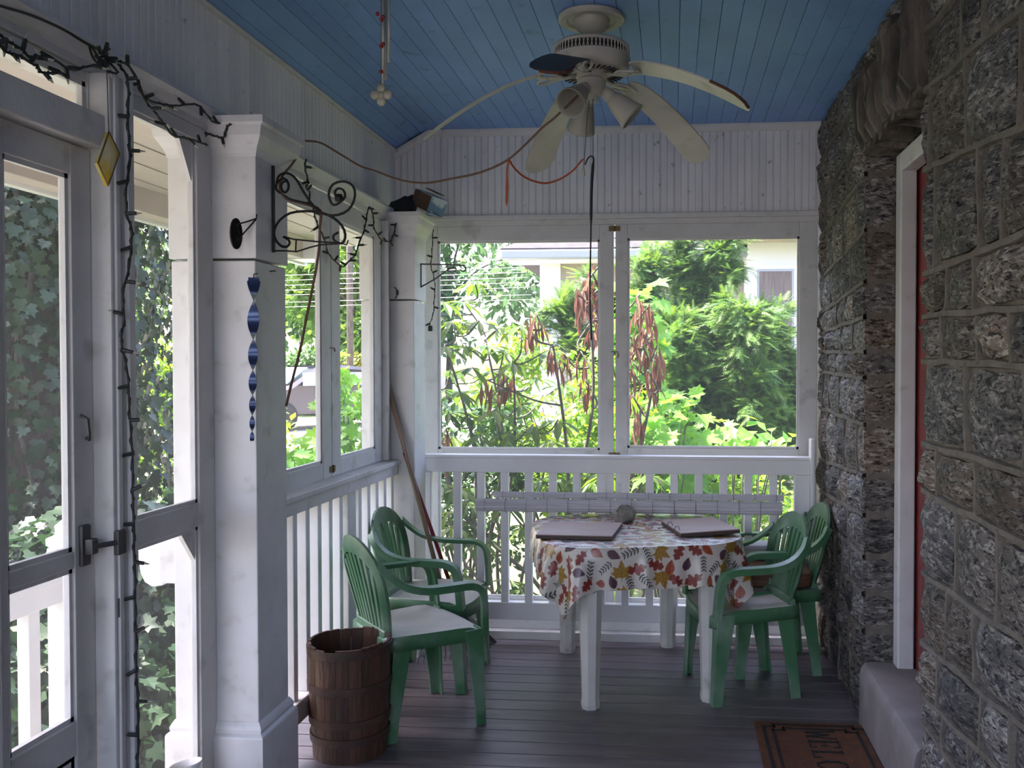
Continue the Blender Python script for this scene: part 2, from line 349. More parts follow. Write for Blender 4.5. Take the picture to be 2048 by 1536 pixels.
def scatter_mesh(name, shape, pts, dirs, ups, sizes, m):
    bv, bf = shape; n = len(pts); k = len(bv)
    R = frames(dirs, ups); V = np.einsum('nij,kj->nki', R, bv)*sizes[:, None, None] + pts[:, None, :]
    me = bpy.data.meshes.new(name); me.vertices.add(n*k); me.vertices.foreach_set('co', V.reshape(-1).astype(np.float32))
    ln = np.array([len(f) for f in bf]); idx = np.concatenate([np.array(f) for f in bf])
    allidx = (idx[None, :] + (np.arange(n)*k)[:, None]).reshape(-1); tot = np.tile(ln, n); st = np.concatenate([[0], np.cumsum(tot)[:-1]])
    me.loops.add(len(allidx)); me.loops.foreach_set('vertex_index', allidx.astype(np.int32))
    me.polygons.add(len(tot)); me.polygons.foreach_set('loop_start', st.astype(np.int32))
    me.update(calc_edges=True); me.validate()
    a = me.attributes.new('tint', 'FLOAT', 'POINT'); a.data.foreach_set('value', np.repeat(RNG.random(n), k).astype(np.float32))
    me.materials.append(m); return me
def shape_mesh(name, shape, m):
    me = bpy.data.meshes.new(name); me.from_pydata([tuple(v) for v in shape[0]], [], shape[1]); me.update(); me.materials.append(m); return me
def rnd_unit(n): 
    v = RNG.normal(size=(n, 3)); return v/np.linalg.norm(v, axis=1, keepdims=True)
def leaf_parts(name, me, parent, pts, dirs, ups, sizes):
    R = frames(np.array(dirs, float), np.array(ups, float)); off = OFF[parent.name]
    for i in range(len(pts)):
        o = bpy.data.objects.new(name, me); COL.objects.link(o); o.parent = parent
        m = Matrix(R[i].tolist()).to_4x4(); m = Matrix.Translation(Vector(pts[i])-off) @ m @ Matrix.Scale(float(sizes[i]), 4); o.matrix_local = m

# ================================================================= THE SETTING
XL, XR, YE, ZC = -1.60, .82, 5.10, 2.89          # left frieze plane, stone wall plane, end wall plane, ceiling height
YB = -3.0                                         # the porch runs on behind the camera
# floor of painted planks running across the porch
floor = struct('floor'); MB().box(-1.72, .95, YB, 5.16, -.10, -.03).build('subfloor', M['gap'], floor)
pl = None; pitch = .114; y = 4.985; k = 0
while y > 2.0:
    mb = MB().box(-1.66, .93, y-pitch+.0065, y, -.03, 0)
    if pl is None: pl = mb.build('plank', M['floor'], floor, bevel=.0012)
    else: o = pl.copy(); COL.objects.link(o); o.location = (0, -k*pitch, 0)
    y -= pitch; k += 1
MB().box(-1.66, .93, YB, y, -.03, -.002).build('floor_boards', M['floor'], floor)
# raised ledge under the end railing
tr = struct('trim_1'); MB().box(-1.40, .80, 4.99, 5.16, -.03, .045).build('sill_ledge', M['white'], tr, bevel=.006)
MB().box(-1.40, .80, 5.045, 5.16, .045, .125).build('kick_board', M['white'], tr, bevel=.004)

# ceiling of painted beadboard running along the porch, coved down along the left
ceil = struct('ceiling'); MB().box(-2.55, 1.3, YB, 5.75, 3.0, 3.04).build('roof_deck', M['gap'], ceil)
MB().box(-2.55, 1.3, YB-.02, 5.75, 3.04, 3.4).build('roof_mass', M['shingle'], ceil)
pw = .079; first = None; x = -1.395; k = 0
while x < .93:
    if first is None:
        first = MB().box(x, x+pw-.0018, YB, YE, ZC, ZC+.02).build('plank', M['blue'], ceil, bevel=.0012)
    else: o = first.copy(); COL.objects.link(o); o.location = (k*pw, 0, 0)
    x += pw; k += 1
cv = [(-1.395, ZC), (-1.44, ZC-.012), (-1.50, ZC-.045), (-1.56, ZC-.085), (-1.625, ZC-.125)]
for (a, za), (b, zb) in zip(cv, cv[1:]):
    MB().loft([[(a-.001,yy,za),(b+.002,yy,zb),(b+.002,yy,zb+.02),(a-.001,yy,za+.02)] for yy in (YB, YE)]).build('plank', M['blue'], ceil)

# left frieze: beadboard above the screens
def bead_board(wd, h, vertical_axis, mtl):
    """one beadboard plank in local x (width) and z (height): two flats with a centre bead"""
    e = .0025; mb = MB(); prof = [(0,0),(.004,-.006),(wd/2-.006,-.006),(wd/2-.003,-.001),(wd/2,-.006),(wd/2+.003,-.001),(wd/2+.006,-.006),(wd-.004,-.006),(wd,0),(wd,.008),(0,.008)]
    return mb.loft([[(u, v, 0) for u, v in prof], [(u, v, h) for u, v in prof]])
wl = struct('wall_left'); bw = .0785
MB().box(XL-.09, XL-.012, YB, 5.2, 2.36, 2.95).build('backing', M['gap'], wl)
bl = bead_board(bw, .40, 'z', None).build('beadboard', M['bead'], wl, local=True)
n = int((YE - 1.5)/bw); mats = [Matrix.Translation((XL, 1.5+bw*i, 2.372)) @ Matrix.Rotation(PI/2, 4, 'Z') for i in range(n+1)]
bl.matrix_local = mats[0]; copies(bl, wl, mats[1:])
MB().box(XL-.03, XL+.006, YB, 1.5, 2.37, 2.80).build('frieze_boards', M['bead'], wl)
MB().loft([[(XL-.01,yy,2.765),(XL+.022,yy,2.765),(XL+.026,yy,2.775),(XL+.004,yy,2.80),(XL-.01,yy,2.80)] for yy in (YB, YE)]).build('crown_strip', M['white2'], wl)
# architrave under the frieze
tr = struct('trim_2')
MB().box(-1.66, -1.495, YB, 4.70, 2.30, 2.372).build('architrave', M['white'], tr, bevel=.004)
MB().loft([[(-1.60,yy,2.372),(-1.47,yy,2.372),(-1.465,yy,2.36),(-1.478,yy,2.345),(-1.485,yy,2.33),(-1.495,yy,2.32),(-1.60,yy,2.32)] for yy in (YB, 4.66)]).build('crown_moulding', M['white2'], tr)
MB().loft([[(-1.60,yy,2.372),(-1.565,yy,2.372),(-1.572,yy,2.392),(-1.595,yy,2.40),(-1.60,yy,2.40)] for yy in (YB, 5.0)]).build('quarter_round', M['white2'], tr)

# end wall frieze
wb = struct('wall_back')
MB().box(-1.70, .95, YE+.012, YE+.09, 2.36, 2.95).build('backing', M['gap'], wb)
bk = bead_board(bw, .49, 'z', None).build('beadboard', M['bead'], wb, local=True)
x0 = -1.60; n = int((.86-x0)/bw); first = True
for i in range(n+1):
    xa = x0+bw*i; h = .49
    top = 2.885 if xa > -1.40 else 2.885-(-1.40-xa)*.55
    m_ = Matrix.Translation((xa, YE, 2.395))
    m_ = m_ @ Matrix.Scale((top-2.395)/.49, 4, (0,0,1))
    if first: bk.matrix_local = m_; first = False
    else: copies(bk, wb, [m_])
P_ = [(-1.61, 2.75), (-1.40, 2.868), (-1.36, 2.878), (.86, 2.878)]
MB().loft([[(a, YE-.022, b), (a, YE-.012, b-.028), (a, YE, b-.03), (a, YE, b+.02), (a, YE-.024, b+.02)] for a, b in P_]).build('crown_strip', M['white2'], wb)
MB().box(-1.6, .86, YE-.03, YE+.02, 2.372, 2.40).build('frieze_rail', M['white2'], wb, bevel=.004)
MB().box(-1.6, .86, YE-.015, YE+.02, 2.34, 2.372).build('head_board', M['white'], wb, bevel=.003)

# ---- screens -----------------------------------------------------------------
def sash(name, axis, plane, a0, a1, z0, z1, sl, srr, zt, zb, mids=(), th=.035, extra_bottom=None):
    """a wooden insect-screen sash: stiles, rails, screen. axis 'X': lies along X at y=plane; 'Y': along Y at x=plane (room side at +x)"""
    w_ = struct(name)
    def bx(u0, u1, za, zb_, nm, m, d0=0.0, d1=th, bev=.003):
        mb = MB()
        if axis == 'X': mb.box(u0, u1, plane+d0, plane+d1, za, zb_)
        else: mb.box(plane-d1, plane-d0, u0, u1, za, zb_)
        return mb.build(nm, M[m], w_, bevel=bev)
    bx(a0, a0+sl, z0, z1, 'stile', 'white'); bx(a1-srr, a1, z0, z1, 'stile', 'white')
    bx(a0+sl, a1-srr, z1-zt, z1, 'top_rail', 'white', .001, th-.001); bx(a0+sl, a1-srr, z0, z0+zb, 'bottom_rail', 'white', .001, th-.001)
    zs = [z0+zb]
    for ma, mc in mids: bx(a0+sl, a1-srr, ma, mc, 'mid_rail', 'white', .001, th-.001); zs += [ma, mc]
    zs.append(z1-zt)
    for za, zc in zip(zs[::2], zs[1::2]):                              # glazing stop and mesh
        for u0, u1, c0, c1 in ((a0+sl, a0+sl+.012, za, zc), (a1-srr-.012, a1-srr, za, zc), (a0+sl, a1-srr, za, za+.012), (a0+sl, a1-srr, zc-.012, zc)):
            bx(u0, u1, c0, c1, 'glazing_stop', 'white2', .008, .022, 0)
        mb = MB(); d = .017
        u0, u1 = a0+sl-.003, a1-srr+.003; c0, c1 = za-.003, zc+.003
        mb.add([(u0,plane+d,c0),(u1,plane+d,c0),(u1,plane+d,c1),(u0,plane+d,c1)] if axis == 'X' else [(plane-d,u0,c0),(plane-d,u1,c0),(plane-d,u1,c1),(plane-d,u0,c1)], [(0,1,2,3)])
        mb.build('screen_mesh', M['screen'], w_)
    return w_
def butterfly_hinge(parent, c, axis):
    mb = MB(); x_, y_, z_ = c
    if axis == 'X':
        mb.box(x_-.032, x_-.003, y_-.004, y_, z_-.014, z_+.014); mb.box(x_+.003, x_+.032, y_-.004, y_, z_-.014, z_+.014); mb.tube([(x_, y_-.005, z_-.017), (x_, y_-.005, z_+.017)], .005)
    else:
        mb.box(x_, x_+.004, y_-.03, y_-.003, z_-.014, z_+.014); mb.box(x_, x_+.004, y_+.003, y_+.03, z_-.014, z_+.014); mb.tube([(x_+.005, y_, z_-.017), (x_+.005, y_, z_+.017)], .005)
    mb.build('hinge', M['brass'], parent)
w1 = sash('window_1', 'X', 5.085, -1.425, -.333, .13, 2.34, .080, .078, .085, .08, ((1.005, 1.062),))
w2 = sash('window_2', 'X', 5.085, -.322, .80, .13, 2.34, .068, .098, .080, .08, ((1.005, 1.077),))
for z_ in (2.315, 1.035): butterfly_hinge(w1, (-.3275, 5.084, z_), 'X')
MB().tube([(-.345,5.083,1.62),(-.31,5.078,1.62),(-.305,5.078,1.60),(-.31,5.078,1.585)], .003).build('hook', M['brass'], w1)
MB().tube([(-.35,5.083,.70),(-.31,5.078,.70),(-.305,5.078,.68)], .003).build('hook', M['brass'], w2)
w3 = sash('window_3', 'Y', -1.50, 3.03, 3.86, 1.05, 2.29, .09, .095, .095, .07)
w4 = sash('window_4', 'Y', -1.50, 3.866, 4.56, 1.05, 2.29, .105, .105, .095, .07)
butterfly_hinge(w3, (-1.50, 3.863, 1.085), 'Y')
MB().tube([(-1.497,3.84,1.62),(-1.492,3.875,1.62),(-1.492,3.885,1.605)], .003).build('hook', M['brass'], w3)
tr = struct('trim_3')
MB().box(-1.56, -1.47, 4.558, 4.585, 1.05, 2.29).build('window_stop', M['white2'], tr, bevel=.002)
MB().box(-1.58, -1.515, 4.585, 4.66, 1.04, 2.30).build('jamb_filler', M['white'], tr)
# narrow screen panel beside the door, post and door
w5 = sash('window_5', 'Y', -1.50, 2.312, 2.842, .02, 2.30, .03, .098, .045, .10, ((1.03, 1.105),))
for (ya, za), (yb, zb_), (yc, zc) in (((2.744,2.255),(2.744,2.10),(2.655,2.255)), ((2.744,1.03),(2.744,.91),(2.645,1.03)), ((2.342,1.03),(2.342,.89),(2.43,1.03))):
    MB().prism([(ya,za),(yb,zb_),(yc,zc)], .014, lambda u, v, w_: (-1.512-w_, u, v)).build('corner_brace', M['white'], w5)
tr = struct('trim_4')                                                 # post between door and panel
MB().box(-1.545, -1.45, 2.225, 2.312, -.02, 2.30).build('post', M['white'], tr, bevel=.006)
MB().box(-1.455, -1.438, 2.285, 2.312, -.02, 2.30).build('post_stop', M['white2'], tr, bevel=.003)
MB().box(-1.458, -1.444, 2.24, 2.258, -.02, 2.30).build('post_bead', M['white2'], tr, bevel=.003)
w6 = sash('window_6', 'Y', -1.505, 1.30, 2.225, 2.185, 2.30, .02, .004, .028, .006)
tr = struct('trim_5'); MB().box(-1.55, -1.462, 1.0, 2.225, 2.10, 2.187).build('door_head', M['white'], tr, bevel=.005)
d1 = sash('door_1', 'Y', -1.50, 1.83, 2.218, .02, 2.097, .085, .076, .077, .10, ((.555, .642), (1.03, 1.072)))
MB().box(-1.528, -1.508, 1.90, 2.15, .11, .56).build('kick_panel', M['white'], d1)
MB().tube([(-1.497,2.165,1.415),(-1.480,2.168,1.405),(-1.478,2.170,1.365),(-1.485,2.18,1.352),(-1.497,2.19,1.355)], .005).build('hook_and_eye', M['iron2'], d1)
lt = MB(); lt.box(-1.50,-1.488,2.155,2.19,1.03,1.135); lt.box(-1.488,-1.465,2.16,2.185,1.06,1.10); lt.tube([(-1.47,2.165,1.08),(-1.455,2.20,1.08),(-1.445,2.235,1.078)], .008); lt.box(-1.455,-1.438,2.226,2.262,1.045,1.11)
lt.build('latch', M['iron2'], d1, bevel=.005)
MB().box(-1.452,-1.446,2.238,2.25,.88,.93).build('strike_plate', M['iron2'], bpy.data.objects['trim_4'])
# the same screened side carries on behind the camera
tr = struct('trim_6')
for ya, yb in ((1.70, 1.83), (.45, .55), (-.75, -.65), (-2.0, -1.9)): MB().box(-1.56, -1.45, ya, yb, -.02, 2.30).build('post', M['white'], tr, bevel=.005)
MB().box(-1.56, -1.44, YB, 1.70, .96, 1.04).build('rail', M['white'], tr); MB().box(-1.54, -1.48, YB, 1.70, -.02, .96).build('knee_wall', M['white'], tr)

# ---- stone wall ----------------------------------------------------------------
wr = struct('wall_right')
def wall_fn(X): return lambda a, b, d: (X-d, a, b)                    # a along Y, b up, d out into the porch
mort = MB()
def bead(pa, pb, fn, wd=.028, h=.016, segs=6, wob=.006, flip=False):
    """a raised, slightly wavy mortar ribbon from pa to pb in wall coordinates"""
    rings = []; dx, dy = pb[0]-pa[0], pb[1]-pa[1]; L = math.hypot(dx, dy)+1e-9; nx, ny = -dy/L, dx/L
    for i in range(segs+1):
        t = i/segs; ox = random.uniform(-wob, wob) if 0 < i < segs else 0
        a, b = pa[0]+dx*t+nx*ox, pa[1]+dy*t+ny*ox; ww = wd*random.uniform(.8, 1.15)/2; hh = h*random.uniform(.8, 1.2)
        rings.append([fn(a+nx*ww, b+ny*ww, -.006), fn(a+nx*ww*.6, b+ny*ww*.6, hh), fn(a-nx*ww*.6, b-ny*ww*.6, hh), fn(a-nx*ww, b-ny*ww, -.006)])
    mort.loft(rings, True, False)
def stone(quad, fn, proud=.022, name='stone', n=5, parent=None):
    """one rough-faced stone filling a wall-plane quad (BL, BR, TR, TL)"""
    q = [Vector((*p, 0)) for p in quad]; vs = []; mb = MB()
    cut = [random.uniform(.0, .03) for _ in range(4)]
    for j in range(n):
        for i in range(n):
            u, v = i/(n-1), j/(n-1); p = q[0]*(1-u)*(1-v)+q[1]*u*(1-v)+q[2]*u*v+q[3]*(1-u)*v
            edge = i in (0, n-1) or j in (0, n-1); corner = i in (0, n-1) and j in (0, n-1)
            jit = .006 if edge else .012; d = proud*random.uniform(.25, .6) if edge else proud*random.uniform(.75, 1.5)
            if corner:
                c = (q[0]+q[1]+q[2]+q[3])/4; p = p + (c-p)*random.uniform(.03, .10); d = proud*.15
            vs.append((p.x+random.uniform(-jit, jit), p.y+random.uniform(-jit, jit), d))
    fs = [(j*n+i, j*n+i+1, (j+1)*n+i+1, (j+1)*n+i) for j in range(n-1) for i in range(n-1)]
    rim = [i for i in range(n)] + [j*n+n-1 for j in range(1, n)] + [(n-1)*n+i for i in range(n-2, -1, -1)] + [j*n for j in range(n-2, 0, -1)]
    o = len(vs); vs += [(vs[i][0], vs[i][1], -.02) for i in rim]; m_ = len(rim)
    fs += [(rim[(k+1) % m_], rim[k], o+k, o+(k+1) % m_) for k in range(m_)]
    mb.add([fn(*v) for v in vs], fs)
    return mb.build(name, M['stone'], parent or wr, auto=True)
def courses(y0, y1, rows, fn, wmin, wmax, seed, gap=.016):
    """rows: list of (z at y0, z at y1)"""
    random.seed(seed); prev = None
    def zat(r, a): t = (a-y0)/(y1-y0); return r[0]*(1-t)+r[1]*t
    for r0, r1 in zip(rows, rows[1:]):
        a = y0; cuts = [y0]
        while a < y1-wmin*.8:
            a += random.uniform(wmin, wmax)*(.75+.5*min(1, (zat(r1, a)-zat(r0, a))/.22))
            if y1-a < wmin*.7: a = y1
            a = min(a, y1)
            if a < y1 and prev and min(abs(a-c) for c in prev) < .03: a += .045
            cuts.append(a)
        if cuts[-1] < y1: cuts.append(y1)
        sl = [random.uniform(-.012, .012) for _ in cuts]; sl[0] = sl[-1] = 0
        for i in range(len(cuts)-1):
            c0, c1 = cuts[i], cuts[i+1]; s0, s1 = sl[i], sl[i+1]
            g = gap
            stone([(c0-s0+g, zat(r0, c0)+g), (c1-s1-g, zat(r0, c1)+g), (c1+s1-g, zat(r1, c1)-g), (c0+s0+g, zat(r1, c0)-g)], fn, random.uniform(.014, .034))
            if i: bead((c0-s0, zat(r0, c0)), (c0+s0, zat(r1, c0)), fn, segs=3)
        if r0 is not rows[0]: bead((y0, zat(r0, y0)), (y1, zat(r0, y1)), fn, segs=max(4, int((y1-y0)/.12)))
        prev = cuts[1:-1]
WX = XR+.01; YN, YF = 3.033, 3.936                                   # near and far edges of the doorway
MB().box(WX, 1.3, YB, YN, -.1, 3.0).box(WX, 1.3, YF, 5.3, -.1, 3.0).box(WX+.025, 1.3, YN, YF, 2.47, 3.0).build('mortar_bed', M['mortar'], wr)
near_rows = [(0,0),(.19,.17),(.40,.365),(.57,.46),(.73,.63),(.91,.86),(1.12,1.134),(1.297,1.285),(1.53,1.556),(1.67,1.70),(1.854,1.84),(2.058,2.18),(2.35,2.437),(2.60,2.63),(2.80,2.78),(2.90,2.90)]
courses(1.75, YN, near_rows, wall_fn(WX), .13, .36, 3)
far_rows = [(0,0),(.25,.20),(.40,.36),(.56,.52),(.72,.70),(.90,.84),(1.07,1.02),(1.29,1.31),(1.49,1.505),(1.60,1.62),(1.75,1.72),(1.90,1.83),(2.12,2.02),(2.36,2.25),(2.55,2.47),(2.72,2.68),(2.90,2.90)]
courses(YF, 5.12, far_rows, wall_fn(WX), .10, .27, 5, .012)
# reveal of the doorway (faces the camera): long stones returning from the far jamb
random.seed(9)
for r0, r1 in zip([r[0] for r in far_rows], [r[0] for r in far_rows][1:]):
    if r0 > 2.40 or r0 < .24: continue
    r1 = min(r1, 2.445)
    stone([(.82, r0+.012), (.955, r0+.012), (.955, r1-.012), (.82, r1-.012)], lambda a, b, d: (a, YF-d+.004, b), .012, n=4)
# flat arch of stones on edge over the doorway
z_l = 2.452; nv = 9; vy = (YF-YN)/nv
for i in range(nv):
    a = YN+vy*i; lean = (i-(nv-1)/2)*.005; top = random.uniform(2.72, 2.82); pr = random.uniform(.060, .088); g0, g1 = random.uniform(.014, .022), random.uniform(.014, .022); zb_ = z_l+random.uniform(-.014, .010); rings = []
    for q in range(7):
        f = q/6; z = zb_+(top-zb_)*f; l_ = lean*f; e = pr*(.55 if q in (0, 6) else random.uniform(.85, 1.12)); j0, j1 = random.uniform(-.004, .004), random.uniform(-.004, .004)
        rings.append([(WX+.03, a+g0+l_, z), (WX-e*.45, a+g0+l_+j0, z), (WX-e, a+vy*.34+l_+j0, z), (WX-e*random.uniform(.9, 1.05), a+vy*.66+l_+j1, z), (WX-e*.45, a+vy-g1+l_+j1, z), (WX+.03, a+vy-g1+l_, z)])
    st0 = MB().loft(rings).build('arch_stone', M['arch'], wr, auto=True)
    rings = []
    for q in range(4):                                                # the underside of the arch runs back to the door frame
        X_ = WX-.03+.05*q; e = random.uniform(.010, .030); rings.append([(X_, a+g0, zb_+.05), (X_, a+g0+random.uniform(-.003,.003), zb_-e*.3), (X_, a+vy*.4, zb_-e), (X_, a+vy*.7, zb_-e*.9), (X_, a+vy-g1, zb_-e*.3), (X_, a+vy-g1, zb_+.05)])
    MB().loft(rings).build('arch_stone', M['arch'], wr, auto=True)
random.seed(12)
for i in range(5):
    a = YN+(YF-YN)/5*i; stone([(a+.01, 2.82), (a+(YF-YN)/5-.01, 2.82), (a+(YF-YN)/5-.01, 2.895), (a+.01, 2.895)], wall_fn(WX), .02, n=4)
mo = mort.build('mortar_joint', M['mortar'], wr, auto=True); mo['kind'] = 'stuff'
MB().tube([(WX-.03, 2.60, 1.985), (WX-.05, 2.56, 1.99), (WX-.055, 2.535, 1.978)], .004).build('nail', M['iron'], wr)
# red door in its white frame
d2 = struct('door_2')
MB().box(.945, 1.012, YF-.085, YF-.003, .255, 2.43).build('jamb', M['white2'], d2, bevel=.006)
MB().box(.945, 1.012, YN-.02, YN+.06, .255, 2.43).build('jamb', M['white2'], d2, bevel=.006)
MB().box(.945, 1.012, YN+.06, YF-.085, 2.35, 2.43).build('head', M['white2'], d2, bevel=.006)
MB().box(1.02, 1.06, YN+.06, YF-.07, .26, 2.36).build('slab', M['reddoor'], d2)
for za, zb_ in ((.42, 1.05), (1.20, 1.75), (1.88, 2.25)):
    for ya, yb in ((YN+.16, YN+.40), (YN+.50, YN+.74)): MB().box(1.008, 1.022, ya, yb, za, zb_).build('panel', M['reddoor'], d2, bevel=.004)
MB().lathe([(0,0),(.012,0),(.014,.03),(.028,.045),(.028,.06),(0,.066)], 16, (1.02, YN+.11, 1.12), mtx=Matrix.Rotation(-PI/2, 3, 'Y')).build('door_knob', M['brass'], d2, smooth=True)
MB().box(1.06, 1.25, YN, YF, .2, 2.5).build('dark_hall', M['gap'], d2)
st = struct('trim_7')
sp = [(.802,-.01),(.806,.215),(.812,.245),(.826,.262),(.85,.268),(1.25,.268),(1.25,-.01)]
MB().loft([[(a, yy, b) for a, b in sp] for yy in (YN+.02, YN+.03, YF-.02, YF-.005)]).build('concrete_step', M['concrete'], st, auto=True)

# ---- porch columns ---------------------------------------------------------------
def column(name, label, y0, y1):
    t = thing(name, label, 'column', (-1.50, (y0+y1)/2, 0)); x0, x1 = -1.645, -1.358
    MB().box(x0, x1, y0, y1, .36, 1.885).build('shaft', M['white2'], t, bevel=.004)
    MB().box(x0-.006, x1+.006, y0-.006, y1+.006, 1.892, 2.225).build('necking', M['white2'], t, bevel=.003)
    pf = [(-.004,2.215),(.008,2.222),(.010,2.232),(.016,2.250),(.028,2.27),(.036,2.285),(.042,2.315),(.052,2.322),(.052,2.344),(0,2.344)]
    MB().loft([[(x0-d,y0-d,z),(x1+d,y0-d,z),(x1+d,y1+d,z),(x0-d,y1+d,z)] for d, z in pf]).build('capital', M['white2'], t)
    pb = [(.024,-.01),(.024,.315),(.022,.322),(.012,.33),(.014,.342),(.010,.352),(.002,.365),(-.01,.366)]
    MB().loft([[(x0-d,y0-d,z),(x1+d,y0-d,z),(x1+d,y1+d,z),(x0-d,y1+d,z)] for d, z in pb]).build('plinth', M['white2'], t)
    return t
c1 = column('porch_column', 'white square porch column with the blue twisted spinner hanging beside it', 2.843, 3.074)
MB().prism([(-1.738,.97),(-1.738,.79),(-1.775,.785),(-1.80,.80),(-1.815,.83),(-1.822,.88),(-1.822,.97)], .05, lambda u, v, w_: (u, 2.93+w_, v)).build('rail_stub', M['vinyl'], c1)
MB().box(-1.74, -1.645, 2.92, 2.99, .80, .97).build('rail_block', M['white2'], c1)
c2 = column('porch_column', 'white square corner column carrying the tilted cardboard box on its capital', 4.653, 4.86)

# ---- railings --------------------------------------------------------------------
r1 = thing('porch_railing', 'white baluster railing across the end of the porch behind the table', 'railing', (-.3, 4.96, 0))
MB().box(-1.405, .745, 4.925, 5.005, 1.028, 1.046).build('cap_rail', M['vinyl'], r1, bevel=.004)
MB().box(-1.40, .742, 4.935, 4.985, .948, 1.028).build('top_rail', M['vinyl'], r1, bevel=.003)
MB().box(-1.40, .742, 4.935, 4.985, .125, .222).build('bottom_rail', M['vinyl'], r1, bevel=.004)
b0 = MB().box(-1.222, -1.180, 4.940, 4.980, .222, .948).build('baluster', M['vinyl'], r1, bevel=.003)
copies(b0, r1, [Matrix.Translation((.1345*i, 0, 0)) for i in range(1, 14)])
MB().box(-1.40, -1.345, 4.93, 4.99, .05, .948).build('end_post', M['vinyl'], r1, bevel=.004)
MB().box(-1.418, -1.392, 4.915, 4.99, .93, 1.062).build('rail_bracket', M['vinyl'], r1, bevel=.006)
MB().box(.742, .762, 4.90, 4.99, .036, 1.146).build('end_post', M['vinyl'], r1, bevel=.004)
MB().box(.66, .742, 4.937, 4.983, .222, .948).build('end_panel', M['vinyl'], r1, bevel=.004)
r2 = thing('porch_railing', 'white baluster railing under the left screens behind the two chairs', 'railing', (-1.47, 3.86, 0))
MB().box(-1.60, -1.430, 3.075, 4.652, 1.022, 1.045).build('ledge', M['white'], r2, bevel=.004)
MB().box(-1.56, -1.445, 3.075, 4.652, .968, 1.022).build('fascia', M['white'], r2, bevel=.003)
MB().box(-1.515, -1.44, 3.075, 4.652, .15, .235).build('bottom_rail', M['white'], r2, bevel=.004)
b1 = MB().box(-1.500, -1.458, 3.11, 3.148, .235, .968).build('baluster', M['vinyl'], r2, bevel=.003)
ys = [3.11+.122*i for i in range(1, 13)]
copies(b1, r2, [Matrix.Translation((0, yy-3.11, 0)) for yy in ys if not 3.88 < yy < 4.02])
MB().box(-1.51, -1.452, 3.93, 4.03, .0, .968).build('mid_post', M['white'], r2, bevel=.004)

# ---- eave outside the screens: soffit boards and fascia beam ----------------------
tr = struct('trim_8')
for i in range(9):
    xa = -1.66-.098*i; MB().box(xa-.094, xa, YB, 6.25, 2.392+.004*(i % 2), 2.41).build('soffit_board', M['soffit'], tr)
MB().box(-2.62, -2.52, YB, 6.25, 2.275, 2.60).build('fascia_beam', M['soffit'], tr, bevel=.004)
MB().box(-2.66, -2.62, YB, 6.30, 2.26, 2.33).build('drip_edge', M['vinyl'], tr)
MB().box(-2.70, -1.66, -1.6, 6.25, 2.60, 2.98).build('eave_roof', M['shingle'], tr)
MB().box(-2.62, -2.40, 5.98, 6.20, 2.272, 2.392).build('beam_end', M['vinyl'], tr)

